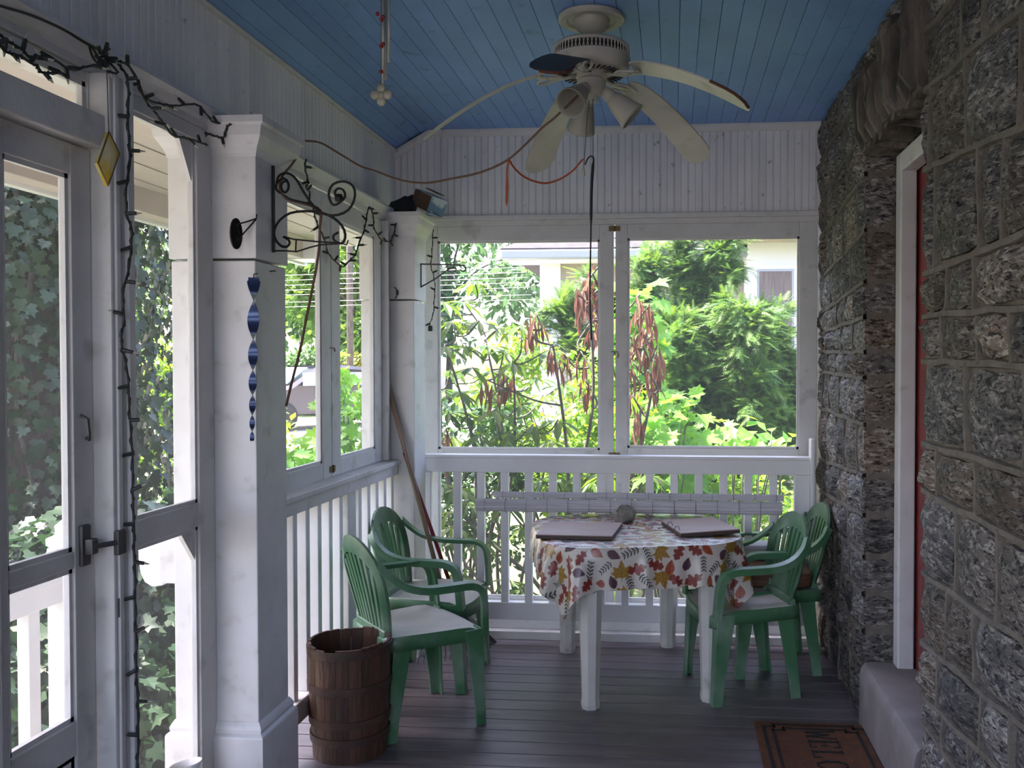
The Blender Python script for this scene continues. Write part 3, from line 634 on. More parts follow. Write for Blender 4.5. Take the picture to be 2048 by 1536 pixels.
# ================================================================= THE THINGS ON THE PORCH
D = {"s1a":[[-1.45,1.79,2.266],[-1.45,1.846,2.255],[-1.45,1.876,2.25],[-1.45,1.914,2.247],[-1.45,1.937,2.238],[-1.45,1.978,2.254],[-1.45,2.02,2.26],[-1.45,2.073,2.256],[-1.45,2.139,2.284],[-1.45,2.219,2.321]],"s1b":[[-1.44,1.791,2.235],[-1.44,1.833,2.227],[-1.44,1.855,2.221],[-1.44,1.893,2.226],[-1.44,1.924,2.222],[-1.44,1.948,2.222],[-1.44,1.955,2.212],[-1.44,1.989,2.219],[-1.44,2.023,2.232],[-1.44,2.05,2.228]],"shadow_path":[[-1.47,1.788,2.318],[-1.47,1.873,2.329],[-1.47,1.966,2.345],[-1.47,2.076,2.354],[-1.47,2.16,2.351],[-1.47,2.25,2.354]],"s2":[[-1.425,2.224,2.318],[-1.425,2.258,2.301],[-1.425,2.268,2.256],[-1.425,2.263,2.194],[-1.425,2.268,2.13],[-1.425,2.272,2.083],[-1.425,2.253,2.004],[-1.425,2.254,1.939],[-1.425,2.275,1.903],[-1.425,2.274,1.869],[-1.425,2.262,1.799],[-1.425,2.233,1.725],[-1.425,2.238,1.66],[-1.425,2.224,1.607],[-1.425,2.241,1.556],[-1.425,2.253,1.503],[-1.425,2.256,1.437],[-1.425,2.263,1.358],[-1.425,2.269,1.291],[-1.425,2.267,1.212],[-1.425,2.269,1.169],[-1.425,2.272,1.104],[-1.425,2.271,1.051],[-1.425,2.275,0.984],[-1.425,2.273,0.904],[-1.425,2.276,0.809],[-1.425,2.275,0.729],[-1.425,2.28,0.66],[-1.425,2.281,0.592],[-1.425,2.28,0.512],[-1.425,2.272,0.454],[-1.425,2.274,0.407]],"s3a":[[-1.44,2.248,2.334],[-1.44,2.289,2.337],[-1.44,2.333,2.312],[-1.44,2.367,2.268],[-1.44,2.426,2.241],[-1.44,2.444,2.234],[-1.44,2.464,2.223],[-1.44,2.502,2.207],[-1.44,2.583,2.217],[-1.44,2.654,2.223],[-1.44,2.698,2.226]],"s3b":[[-1.45,2.349,2.317],[-1.45,2.372,2.283],[-1.45,2.432,2.28],[-1.45,2.534,2.3],[-1.45,2.631,2.333],[-1.45,2.68,2.337],[-1.45,2.749,2.313],[-1.45,2.797,2.32]],"s3c":[[-1.511,2.8,2.265],[-1.494,2.8,2.287],[-1.469,2.8,2.28],[-1.439,2.8,2.276],[-1.43,2.8,2.305],[-1.41,2.8,2.319],[-1.368,2.8,2.326]],"s4":[[-1.435,3.441,2.351],[-1.435,3.432,2.32],[-1.435,3.448,2.291],[-1.435,3.464,2.262],[-1.435,3.439,2.244],[-1.435,3.479,2.225],[-1.435,3.471,2.197],[-1.435,3.512,2.172],[-1.435,3.528,2.141],[-1.435,3.562,2.106],[-1.435,3.623,2.067],[-1.435,3.667,2.011],[-1.435,3.76,1.983],[-1.435,3.839,1.974],[-1.435,3.9,2.003],[-1.435,3.985,2.043],[-1.435,4.029,2.094],[-1.435,4.108,2.175],[-1.435,4.144,2.242],[-1.435,4.18,2.296],[-1.435,4.239,2.258],[-1.435,4.25,2.204],[-1.435,4.362,2.163],[-1.435,4.494,2.173]],"s4e":[[-1.513,4.6,2.197],[-1.469,4.6,2.188],[-1.446,4.6,2.24],[-1.437,4.6,2.283]],"s5":[[-1.321,4.9,2.301],[-1.324,4.9,2.228],[-1.329,4.9,2.145],[-1.334,4.9,2.09],[-1.32,4.9,2.044],[-1.311,4.9,1.979],[-1.316,4.9,1.905],[-1.321,4.9,1.832],[-1.34,4.9,1.776],[-1.338,4.9,1.763]],"cord":[[-1.354,2.95,2.361],[-1.359,3.1,2.361],[-1.355,3.22,2.368],[-1.321,3.3,2.379],[-1.282,3.4,2.359],[-1.22,3.45,2.323],[-1.17,3.48,2.309],[-1.076,3.5,2.276],[-0.975,3.5,2.262],[-0.87,3.48,2.272],[-0.746,3.46,2.291],[-0.64,3.44,2.329],[-0.563,3.42,2.384],[-0.492,3.4,2.444],[-0.442,3.38,2.475],[-0.39,3.34,2.505]],"cordd":[[-1.355,3.22,2.368],[-1.332,3.1,2.269],[-1.325,2.98,2.187],[-1.325,2.96,2.139],[-1.299,2.96,2.105],[-1.243,2.97,2.089],[-1.202,3.0,2.073],[-1.203,3.0,2.014],[-1.207,3.0,1.937],[-1.225,3.0,1.835],[-1.254,3.0,1.698],[-1.276,3.0,1.595],[-1.304,3.0,1.492],[-1.327,3.0,1.402]],"rib1":[[-0.628,3.44,2.333],[-0.636,3.44,2.294],[-0.636,3.44,2.227],[-0.639,3.44,2.158]],"rib2":[[-0.628,3.44,2.333],[-0.605,3.44,2.298],[-0.566,3.44,2.265],[-0.518,3.44,2.246],[-0.479,3.44,2.242],[-0.431,3.44,2.256],[-0.383,3.44,2.286],[-0.354,3.44,2.318],[-0.342,3.44,2.331]],"chain1":[[-0.319,3.44,2.555],[-0.327,3.44,2.479],[-0.335,3.44,2.365],[-0.34,3.44,2.299]],"chain2":[[-0.304,3.44,2.558],[-0.304,3.44,2.459],[-0.304,3.44,2.346]],"blackcord":[[-0.333,3.42,2.304],[-0.323,3.42,2.326],[-0.31,3.42,2.337],[-0.3,3.42,2.326],[-0.302,3.42,2.303],[-0.308,3.42,2.209],[-0.31,3.42,2.076],[-0.312,3.42,1.943],[-0.314,3.42,1.791],[-0.308,3.42,1.639]],"br_up":[[-1.296,2.96,2.158],[-1.305,2.96,2.166],[-1.319,2.96,2.158],[-1.32,2.96,2.139],[-1.308,2.96,2.127],[-1.297,2.96,2.138],[-1.296,2.96,2.158],[-1.311,2.96,2.175],[-1.337,2.96,2.158],[-1.337,2.96,2.136],[-1.32,2.96,2.124],[-1.305,2.96,2.113],[-1.288,2.96,2.103],[-1.256,2.96,2.095],[-1.221,2.96,2.085],[-1.186,2.96,2.061],[-1.163,2.96,2.049],[-1.123,2.96,2.049],[-1.088,2.96,2.065],[-1.068,2.96,2.098],[-1.066,2.96,2.132],[-1.082,2.96,2.154],[-1.111,2.96,2.161],[-1.14,2.96,2.152],[-1.154,2.96,2.13],[-1.154,2.96,2.105],[-1.14,2.96,2.082],[-1.117,2.96,2.091],[-1.099,2.96,2.11],[-1.105,2.96,2.132],[-1.122,2.96,2.138],[-1.134,2.96,2.127],[-1.131,2.96,2.11]],"br_diag":[[-1.337,2.96,2.158],[-1.331,2.96,2.181],[-1.313,2.96,2.192],[-1.29,2.96,2.189],[-1.267,2.96,2.169],[-1.244,2.96,2.129],[-1.221,2.96,2.095],[-1.198,2.96,2.069],[-1.181,2.96,2.055]],"br_arc":[[-1.315,2.96,1.978],[-1.297,2.96,1.967],[-1.293,2.96,1.955],[-1.303,2.96,1.944],[-1.321,2.96,1.946],[-1.338,2.96,1.962],[-1.347,2.96,1.984],[-1.344,2.96,2.007],[-1.326,2.96,2.035],[-1.291,2.96,2.057],[-1.244,2.96,2.063],[-1.198,2.96,2.06],[-1.158,2.96,2.049],[-1.123,2.96,2.026],[-1.103,2.96,1.998],[-1.1,2.96,1.97],[-1.112,2.96,1.953],[-1.132,2.96,1.959],[-1.141,2.96,1.97],[-1.138,2.96,1.982],[-1.123,2.96,1.99]],"br_bar":[[-1.312,2.96,1.978],[-1.28,2.96,1.969],[-1.199,2.96,1.96],[-1.112,2.96,1.954],[-1.095,2.96,1.948],[-1.089,2.96,1.964]],"br_bar2":[[-1.347,2.96,1.931],[-1.304,2.96,1.93],[-1.269,2.96,1.927],[-1.222,2.96,1.941],[-1.187,2.96,1.949],[-1.106,2.96,1.953]],"br_strut":[[-1.27,2.96,1.967],[-1.272,2.96,1.93]],"hang":[[[-1.35,4.76,2.092],[-1.35,4.76,1.963]],[[-1.361,4.76,2.089],[-1.246,4.76,2.085],[-1.15,4.76,2.082],[-1.123,4.76,2.079],[-1.107,4.76,2.068],[-1.109,4.76,2.049],[-1.128,4.76,2.049],[-1.134,4.76,2.06]],[[-1.356,4.76,1.963],[-1.273,4.76,2.008],[-1.205,4.76,2.055],[-1.177,4.76,2.068],[-1.161,4.76,2.066],[-1.158,4.76,2.052],[-1.172,4.76,2.047]]],"hook":[[-1.46,4.635,1.953],[-1.449,4.635,1.945],[-1.444,4.635,1.926],[-1.446,4.635,1.908],[-1.455,4.635,1.895]],"diamond":[[-1.4,2.145,2.123],[-1.4,2.187,2.079],[-1.4,2.139,1.988],[-1.4,2.101,2.036]],"broom":[[-1.503,4.58,1.498],[-1.17,4.6,0.396]],"rake":[[-1.458,4.72,1.076],[-1.228,4.72,0.379]],"boardL":[[-0.635,4.153,0.755],[-0.278,4.145,0.755],[-0.25,4.51,0.755],[-0.62,4.508,0.755]],"boardR":[[-0.055,4.585,0.755],[0.041,4.247,0.755],[0.322,4.323,0.755],[0.208,4.699,0.755]]}
# ---- green plastic armchairs: built once, facing local +x
def back_x(z, y): s = (z-.42)/.41; return -.185-.085*s-.015*s*s + .30*y*y
def back_pt(a, k):                                                    # a: 0..1 round the outline, k: 0 outer, 1 inner
    s = None
    if a < .36: s = a/.36; z = .42+.25*s; y = -(.150+.058*math.sin(s*PI/2)); e = (.036, 0)
    elif a > .64: s = (1-a)/.36; z = .42+.25*s; y = .150+.058*math.sin(s*PI/2); e = (-.036, 0)
    else: th = PI-(a-.36)/.28*PI; z = .67+.165*math.sin(th); y = .208*math.cos(th); e = (-.036*math.cos(th), -.075*math.sin(th))
    y += k*e[0]; z += k*e[1]
    return y, z
def make_chair():
    t = thing('plastic_armchair', None, 'chair')
    # seat: dished grid with rolled skirt
    nx, ny = 9, 9; vs = []; fs = []
    for i in range(nx):
        for j in range(ny):
            u, v = i/(nx-1), j/(ny-1)*2-1; hw = .185+.045*math.sin(u*PI/2); x = -.20+.43*u - .03*u*abs(v)**3
            z = .425-.016*(1-v*v)*math.sin(min(1, u*1.1)*PI) + .006*abs(v)**4 - (.02*max(0, u-.85)/.15)**1 * (1 if u > .85 else 0)
            vs.append((x, v*hw, z))
    fs = [(i*ny+j, (i+1)*ny+j, (i+1)*ny+j+1, i*ny+j+1) for i in range(nx-1) for j in range(ny-1)]
    MB().add(vs, fs).add([(x, y, z-.006) for x, y, z in vs], [tuple(reversed(f)) for f in fs]).build('seat', M['seat'], t, smooth=True)
    rim = [j for j in range(ny)] + [i*ny+ny-1 for i in range(1, nx)] + [(nx-1)*ny+j for j in range(ny-2, -1, -1)] + [i*ny for i in range(nx-2, 0, -1)]
    r0 = [Vector(vs[i]) for i in rim]; cx = Vector((.02, 0, 0))
    def out(p, d, dz): q = Vector((p.x-.02, p.y, 0)).normalized(); return (p.x+q.x*d, p.y+q.y*d, p.z+dz)
    ra, rb, rc, rd = [out(p, .0, .001) for p in r0], [out(p, .010, -.008) for p in r0], [out(p, .012, -.058) for p in r0], [out(p, .004, -.058) for p in r0]
    MB().loft([ra, rb, rc, rd, [out(p, .002, -.008) for p in r0]], cap=False).build('apron', M['green'], t, smooth=True)
    # back frame
    A = [i/44 for i in range(45)]; mb = MB(); rings = []
    for a in A:
        yo, zo = back_pt(a, 0); yi, zi = back_pt(a, 1); th = .014
        po, pi_ = Vector((back_x(zo, yo)+.012, yo, zo)), Vector((back_x(zi, yi), yi, zi)); pm = po*.55+pi_*.45+Vector((-.006, 0, 0))
        rings.append([po, pm, pi_, pi_+Vector((-th, 0, 0)), pm+Vector((-th, 0, 0)), po+Vector((-th*.9, 0, 0))])
    mb.loft(rings).build('back_frame', M['green'], t, auto=True)
    MB().box(-.205, -.178, -.16, .16, .405, .455).build('back_foot', M['green'], t, bevel=.006)
    # seven tapering slats
    for k in range(7):
        f = (k-3)/3; pts = []; ws = []
        for s in (0, .2, .4, .6, .8, 1):
            zt = .765-.055*f*f; z = .44+(zt-.44)*s; y = f*(.098+.050*s); pts.append((back_x(z, y)-.006, y, z)); ws.append(.019+.010*s)
        MB().ribbon(pts, (0, 1, 0), ws, .010).build('slat', M['green'], t)
    # arms flow from the back frame down to the front legs
    for sy in (-1, 1):
        pts = smooth_path([(-.238, sy*.196, .745), (-.205, sy*.228, .70), (-.145, sy*.247, .655), (-.06, sy*.256, .632), (.05, sy*.258, .628), (.135, sy*.257, .625), (.185, sy*.254, .600), (.205, sy*.250, .55), (.212, sy*.243, .47), (.216, sy*.236, .40)], 3)
        n = len(pts); ws = [.030+.022*min(1, i/8) for i in range(n)]
        mb = MB().ribbon(pts, (0, 1, 0), ws, .011)
        lip = []
        for i, p in enumerate(pts):
            tg = (pts[min(i+1, n-1)]-pts[max(i-1, 0)]).normalized(); nn = Vector((tg.z, 0, -tg.x)); nn = nn if i < 2 or True else nn
            down = Vector((-tg.z, 0, tg.x)); down = -down if down.z > 0 and i < n*.6 else down
            if i >= n*.6: down = Vector((-1, 0, 0))*abs(tg.z) + Vector((0, 0, -1))*abs(tg.x)
            lip.append(p + Vector((0, sy*ws[i]*.46, 0)) + down.normalized()*.011)
        mb.ribbon([Vector(p) for p in lip], (0, 1, 0), .008, .026)
        mb.build('armrest', M['green'], t, auto=True)
    # L-section tapering legs
    def leg(x0, y0, x1, y1, sx, sy, a0, b0_, a1, b1_, zt):
        rings = []
        for s in (0, .35, .8, .96, 1.0):
            x, y, z = x0+(x1-x0)*s, y0+(y1-y0)*s, zt*(1-s); a, b = a0+(a1-a0)*s, b0_+(b1_-b0_)*s
            if s > .95: a, b = a+.006, b+.006
            th = .010; rings.append([(x, y, z), (x-sx*a, y, z), (x-sx*a, y-sy*th, z), (x-sx*th, y-sy*th, z), (x-sx*th, y-sy*b, z), (x, y-sy*b, z)])
        return MB().loft(rings)
    for sy in (-1, 1):
        leg(.205, sy*.245, .225, sy*.235, 1, sy, .085, .075, .040, .042, .42).build('leg', M['green'], t, bevel=.003)
        leg(-.175, sy*.195, -.215, sy*.200, -1, sy, .080, .065, .042, .040, .41).build('leg', M['green'], t, bevel=.003)
    return t
ch = make_chair()
spots = [(-1.118, 3.825, 40, 'green plastic armchair nearest the wooden barrel, turned toward the table'),
         (-1.178, 4.37, -3, 'green plastic armchair against the left railing in front of the broom and rake'),
         (.335, 4.335, 196, 'green plastic armchair pushed under the table beside the doorway, empty seat'),
         (.505, 4.685, 187, 'green plastic armchair in the back corner with a brown cushion on its seat')]
for i, (x, y, a, lab) in enumerate(spots):
    o = ch if i == 0 else copy_tree(ch)
    o.location = (x, y, 0); o.rotation_euler = (0, 0, math.radians(a)); tag(o, lab, 'chair', 'green plastic armchairs')

# ---- table, cloth and what lies on it
TC = Vector((-.195, 4.475, 0)); TA = math.radians(14)
def tw(u, v, z): return (TC.x+u*math.cos(TA)-v*math.sin(TA), TC.y+u*math.sin(TA)+v*math.cos(TA), z)
tb = thing('plastic_table', 'white plastic table with four chunky legs under the leaf print cloth', 'table', TC)
HA, HB, RC = .475, .455, .25
def rrect(ha, hb, r, n=8):
    out = []
    for cx, cy, a0 in ((ha-r, hb-r, 0), (-ha+r, hb-r, PI/2), (-ha+r, -hb+r, PI), (ha-r, -hb+r, 1.5*PI)):
        out += [(cx+r*math.cos(a0+PI/2*k/n), cy+r*math.sin(a0+PI/2*k/n)) for k in range(n+1)]
    return out
rr = rrect(HA-.008, HB-.008, RC)
MB().loft([[tw(u, v, .70) for u, v in rr], [tw(u, v, .726) for u, v in rr]]).build('table_top', M['plaswhite'], tb)
MB().loft([[tw(u*.72, v*.88, .64) for u, v in rr], [tw(u*.72, v*.88, .70) for u, v in rr]]).build('apron', M['plaswhite'], tb)
for su, sv in ((-1,-1),(1,-1),(-1,1),(1,1)):
    rings = []
    for z, ww in ((0,.042),(.02,.045),(.05,.041),(.64,.058)):
        c = tw(su*.278, sv*.405, z); rings.append([(c[0]+ww*math.cos(TA+PI/8+PI/4*k), c[1]+ww*math.sin(TA+PI/8+PI/4*k), z) for k in range(8)])
    MB().loft(rings).build('leg', M['plaswhite'], tb)

# cloth: a draped grid; the printed leaves are a colour attribute laid out in the cloth's own plane
OAK = [(0,-.03),(.12,-.05),(.16,-.20),(.26,-.24),(.34,-.15),(.40,-.13),(.46,-.28),(.57,-.33),(.66,-.24),(.66,-.14),(.74,-.22),(.84,-.22),(.90,-.12),(.97,-.06),(1.0,0)]
OAK = OAK + [(u, -v) for u, v in reversed(OAK[:-1])]
MPL = [(float(p[1]), float(p[0])) for p in MAPLE[0][1:]]
def inpoly(x, y, poly):
    r = np.zeros(x.shape, bool)
    for (x0, y0), (x1, y1) in zip(poly, poly[1:]+poly[:1]):
        if y0 == y1: continue
        r ^= ((y0 > y) != (y1 > y)) & (x < (x1-x0)*(y-y0)/(y1-y0)+x0)
    return r
def cloth():
    CU, CV, n, m_ = .635, .645, 500, 508
    U, V = np.meshgrid(np.linspace(-CU, CU, n), np.linspace(-CV, CV, m_), indexing='ij')
    cu = np.clip(U, -(HA-RC), HA-RC); cv_ = np.clip(V, -(HB-RC), HB-RC); du, dv = U-cu, V-cv_; L = np.hypot(du, dv)+1e-9
    d = np.maximum(0, L-RC); nu, nv = du/L, dv/L; qu, qv = cu+nu*np.minimum(L, RC), cv_+nv*np.minimum(L, RC)
    ang = np.arctan2(nv, nu); arc = np.where((np.abs(du) > 1e-6) & (np.abs(dv) > 1e-6), 1.0, 0.0)
    per = np.arctan2(qv, qu)
    fold = np.sin(per*11+.6)*.5+.5*np.sin(per*23+1.7)+.25*np.sin(per*37)
    cornerness = np.sin(2*ang)**2*arc
    off = .006 + .05*(1-np.exp(-d/.05))*.35 + d*(.10*fold + .42*cornerness*np.sin(ang*9+.8))*np.minimum(1, d/.08)*.75
    off = np.where(d > 0, np.maximum(off, .004), 0)
    pu, pv = qu+nu*off, qv+nv*off; z = .7295 - d*(1-.06*np.abs(fold)) + np.where(d > 0, 0, .0015*np.sin(U*40+3*np.sin(V*17))*np.sin(V*31)) 
    drop = np.minimum(d, .01); z = z + np.where(d > 0, .0, 0)
    X = TC.x+pu*math.cos(TA)-pv*math.sin(TA); Y = TC.y+pu*math.sin(TA)+pv*math.cos(TA)
    # print
    rgb = np.empty((n, m_, 3)); rgb[:] = (.55, .52, .46)
    R = np.random.default_rng(5); cell = .074; kinds = 0
    motifs = []
    for i in range(-9, 10):
        for j in range(-10, 11):
            motifs.append(((i+.5*(j % 2))*cell+R.uniform(-.010, .010), j*cell*.92+R.uniform(-.010, .010), R.uniform(0, 2*PI), (0,5,1,3,2,4,6)[(i*2+j*3+(j//2)) % 7], R.uniform(.85, 1.08)))
    for mu, mv, ro, kd, sc in motifs:
        u, v = (U-mu), (V-mv); a = (u*math.cos(ro)+v*math.sin(ro))/sc; b = (-u*math.sin(ro)+v*math.cos(ro))/sc
        near = (np.abs(a) < .06) & (np.abs(b) < .06)
        r_ = np.hypot(a, b); th = np.arctan2(b, a); vein = (np.abs(b) < .0016)
        if kd in (0, 4):                                              # russet lobed oak leaf
            mask = inpoly(a/.088+.5, b/.088, OAK); c = (.20, .022, .016)
        elif kd == 1:                                                 # orange pointed leaf
            s = (a+.036)/.072; mask = (s > 0) & (s < 1) & (np.abs(b) < .021*np.sin(np.clip(s, 0, 1)**.75*PI)); c = (.30, .052, .018)
        elif kd == 2:                                                 # plum pointed leaf
            s = (a+.036)/.072; mask = (s > 0) & (s < 1) & (np.abs(b) < .021*np.sin(np.clip(s, 0, 1)**.75*PI)); c = (.075, .022, .04)
        elif kd == 3:                                                 # mustard maple leaf
            mask = inpoly(a/.088+.46, b/.088, MPL) | ((np.abs(b) < .0018) & (a < -.03) & (a > -.055)); c = (.29, .145, .014)
        else:                                                         # dark sprig of small leaves
            mask = np.zeros_like(near); c = (.02, .03, .035)
            mask |= (np.abs(b) < .0014) & (np.abs(a) < .04); vein = np.zeros_like(near)
            for q in range(-2, 3):
                for sg in (-1, 1):
                    aa, bb = a-q*.016, b-sg*.0085; al = (aa*.6+sg*bb*.8); be = (-aa*.8*sg+bb*.6); mask |= (al/.0105)**2+(be/.0036)**2 < 1
        mask &= near; rgb[mask] = c; vm = mask & vein; rgb[vm] = rgb[vm]*.55
        if kd in (0, 1, 3, 4): sh = mask & (np.sin(a*300)*np.sin(b*260) > .35); rgb[sh] *= np.array([1.15, 1.5, 1.0])
    me = bpy.data.meshes.new('tablecloth'); N_ = n*m_
    co = np.stack([X-TC.x, Y-TC.y, z-.73], -1).reshape(-1); me.vertices.add(N_); me.vertices.foreach_set('co', co.astype(np.float32))
    I, J = np.meshgrid(np.arange(n-1), np.arange(m_-1), indexing='ij'); q = np.stack([I*m_+J, (I+1)*m_+J, (I+1)*m_+J+1, I*m_+J+1], -1).reshape(-1)
    F_ = (n-1)*(m_-1); me.loops.add(F_*4); me.loops.foreach_set('vertex_index', q.astype(np.int32)); me.polygons.add(F_); me.polygons.foreach_set('loop_start', (np.arange(F_)*4).astype(np.int32))
    me.update(calc_edges=True); me.polygons.foreach_set('use_smooth', [True]*F_)
    at = me.color_attributes.new('print', 'FLOAT_COLOR', 'POINT'); at.data.foreach_set('color', np.concatenate([rgb, np.ones((n, m_, 1))], -1).reshape(-1).astype(np.float32))
    m = bpy.data.materials.new('leaf_print_vinyl'); m.use_nodes = True; t = m.node_tree; b = t.nodes['Principled BSDF']
    a_ = t.nodes.new('ShaderNodeAttribute'); a_.attribute_name = 'print'; t.links.new(a_.outputs['Color'], b.inputs['Base Color']); b.inputs['Roughness'].default_value = .36; b.inputs['Specular IOR Level'].default_value = .7; b.inputs['Coat Weight'].default_value = .5; b.inputs['Coat Roughness'].default_value = .3
    me.materials.append(m)
    return tag(link('tablecloth', me, None, (TC.x, TC.y, .73)), 'white vinyl tablecloth printed with autumn leaves hanging over the table', 'tablecloth')
cloth()
def board(name, label, quad, z0, z1, parts=()):
    t = thing(name, label, 'board', (*np.mean([q[:2] for q in quad], axis=0), z0)); zc = lambda z: z
    top = [(q[0], q[1], q[2]) for q in quad]
    MB().loft([[(x, y, z-.004) for x, y, z in top], [(x, y, z) for x, y, z in top]]).build('face', M['board'], t)
    MB().loft([[(x, y, z-.020) for x, y, z in top], [(x, y, z-.004) for x, y, z in top]]).build('dark_edge', M['boardedge'], t)
    return t
board('wooden_board', 'flat brown wooden board lying at the table end nearer the left chairs', [(q[0], q[1], .753) for q in D['boardL']], .733, .753)
bq = [(*D['boardR'][0][:2], .752), (*D['boardR'][1][:2], .752), (*D['boardR'][2][:2], .762), (*D['boardR'][3][:2], .758)]
b_ = board('wooden_board', 'flat brown wooden board with two wire loops, at the table end by the doorway', bq, .733, .752)
for q in ((-.012, 4.445), (.022, 4.325)): MB().tube([(q[0]-.012, q[1], .75), (q[0]-.006, q[1], .768), (q[0]+.008, q[1], .770), (q[0]+.014, q[1], .752)], .0018).build('wire_loop', M['iron'], b_)
def blob(c, r, seed, n=3, amp=.28):
    bm = bmesh.new(); bmesh.ops.create_icosphere(bm, subdivisions=n, radius=1); rs = random.Random(seed); ks = [(Vector((rs.uniform(-1,1), rs.uniform(-1,1), rs.uniform(-1,1))).normalized(), rs.uniform(.55, .95)) for _ in range(14)]
    for v in bm.verts:
        p = v.co.copy()
        for k, h in ks:
            e = p.dot(k)-h
            if e > 0: p -= k*e*.85
        p *= 1+.07*math.sin(p.x*9+seed)*math.sin(p.y*8+2*seed)+.05*math.sin(p.z*17+p.x*11)
        v.co = Vector((p.x*r[0], p.y*r[1], max(p.z, -.55)*r[2])) + Vector(c)
    mb = MB(); mb.v = [tuple(v.co) for v in bm.verts]; mb.f = [tuple(v.index for v in f.verts) for f in bm.faces]; mb.mi = [0]*len(mb.f); bm.free(); return mb
rk = blob((0, 0, .030), (.062, .052, .060), 19).build('rock', M['rock'], None, auto=True); rk.location = (-.250, 4.668, .7305); tag(rk, 'lumpy grey rock set on the tablecloth in front of the rolled blind', 'rock')
db = MB(); random.seed(8)
for k in range(26):
    a, b = random.uniform(-.28, .0), random.uniform(4.35, 4.66); r_ = random.uniform(.004, .012); an = random.uniform(0, PI)
    db.ribbon([(a-r_*math.cos(an), b-r_*math.sin(an), .7325), (a, b, .7365), (a+r_*math.cos(an), b+r_*math.sin(an), .7325)], (-math.sin(an), math.cos(an), 0), .006, .001)
tag(db.build('leaf_debris', M['stave']), 'dry leaf crumbs scattered between the boards on the tablecloth', 'debris', kind='stuff')
def rolled_blind(name, label, x0, x1, y, z, r, slope=0.0, turns=2.4):
    t = thing(name, label, 'blind', ((x0+x1)/2, y, z)); nstk = 24; mb = MB()
    for k in range(nstk):                                             # matchsticks round the roll, drawn as a ridged spiral
        pass
    pts = []; n = 64
    for k in range(n+1):
        a = k/n*turns*2*PI; rr_ = r*(1-.45*(1-k/n)); pts.append((rr_*math.cos(a), rr_*math.sin(a)))
    rid = []
    for i, (a, b) in enumerate(pts): f = 1+.045*(1 if i % 2 else -1); rid.append((a*f, b*f))
    inner = [(a*.955, b*.955) for a, b in reversed(rid)]
    poly = rid + inner
    mb.loft([[(x0, y+a, z+b) for a, b in poly], [((x0+x1)/2, y+a*1.04, z+slope/2+b*1.04) for a, b in poly], [(x1, y+a, z+slope+b) for a, b in poly]]).build('slat_roll', M['blind'], t)
    k = 0; xx = x0+.05
    while xx < x1:
        MB().tube([(xx, y+1.05*r*math.cos(a), z+slope*(xx-x0)/(x1-x0)+1.05*r*math.sin(a)) for a in [2*PI*q/16 for q in range(17)]], .0012, 4, cap=False).build('binding_cord', M['iron2'], t); xx += .115
    return t
rolled_blind('rolled_blind', 'thick rolled white matchstick blind lying along the table behind the rock', -1.075, .585, 4.872, .774, .037)
rolled_blind('rolled_blind', 'thinner rolled white matchstick blind resting behind the thick one', -.985, .600, 4.915, .826, .018)

# cushion and box on the corner chair
cu = MB(); rings = []
for z, s in ((.428,.86),(.440,.97),(.470,1.0),(.505,.99),(.522,.90),(.530,.55)): rings.append([(.500+.200*s*cx_, 4.705+.185*s*cy_, z) for cx_, cy_ in rrect(1, 1, .35, 5)])
cu.loft(rings); cc = cu.build('seat_cushion', M['cushion'], None, auto=True); tag(cc, 'brown striped cushion on the seat of the corner chair', 'cushion')
bx_ = thing('white_box', 'small white box standing on the brown cushion of the corner chair', 'box', (.40, 4.80, .531))
MB().box(.32, .50, 4.72, 4.86, .531, .600).build('body', M['plaswhite'], bx_, bevel=.004); MB().box(.315, .505, 4.715, 4.865, .585, .606).build('lid', M['blind'], bx_, bevel=.004)

# ---- bushel barrel
bc = Vector((-1.285, 3.485, 0)); br = thing('stave_barrel', 'old brown stave barrel with a broken rim standing by the near left chair', 'barrel', bc)
random.seed(21); ns = 20
for k in range(ns):
    a0, a1 = 2*PI*k/ns+.004, 2*PI*(k+1)/ns-.004; rings = []; zt = .452+random.uniform(-.005, .002)
    if k in (13, 14, 15): zt -= (.008, .014, .006)[k-13]
    for z in (0.0, .15, .3, zt):
        f = z/.46; R0 = .143+.016*math.sin(min(1, f*1.15)*PI/2); R0 += random.uniform(-.0008, .0008); R1 = R0-.009
        rings.append([(bc.x+R_*math.cos(a), bc.y+R_*math.sin(a), z) for R_, a in ((R1, a0), (R0, a0), (R0*1.004, (a0+a1)/2), (R0, a1), (R1, a1))])
    MB().loft(rings).build('stave', M['stave'], br)
for z, h in ((.085, .03), (.155, .028), (.285, .03), (.425, .032)):
    R0 = .143+.016*math.sin(min(1, z/.46*1.15)*PI/2)+.0015
    MB().lathe([(R0, z-h/2), (R0+.005, z-h/2), (R0+.006, z+h/2), (R0, z+h/2), (R0, z-h/2)], 40, bc).build('hoop', M['hoop'], br, auto=True)
MB().lathe([(0, .02), (.134, .02), (.134, .03), (0, .03)], 32, bc).build('bottom', M['hoop'], br)

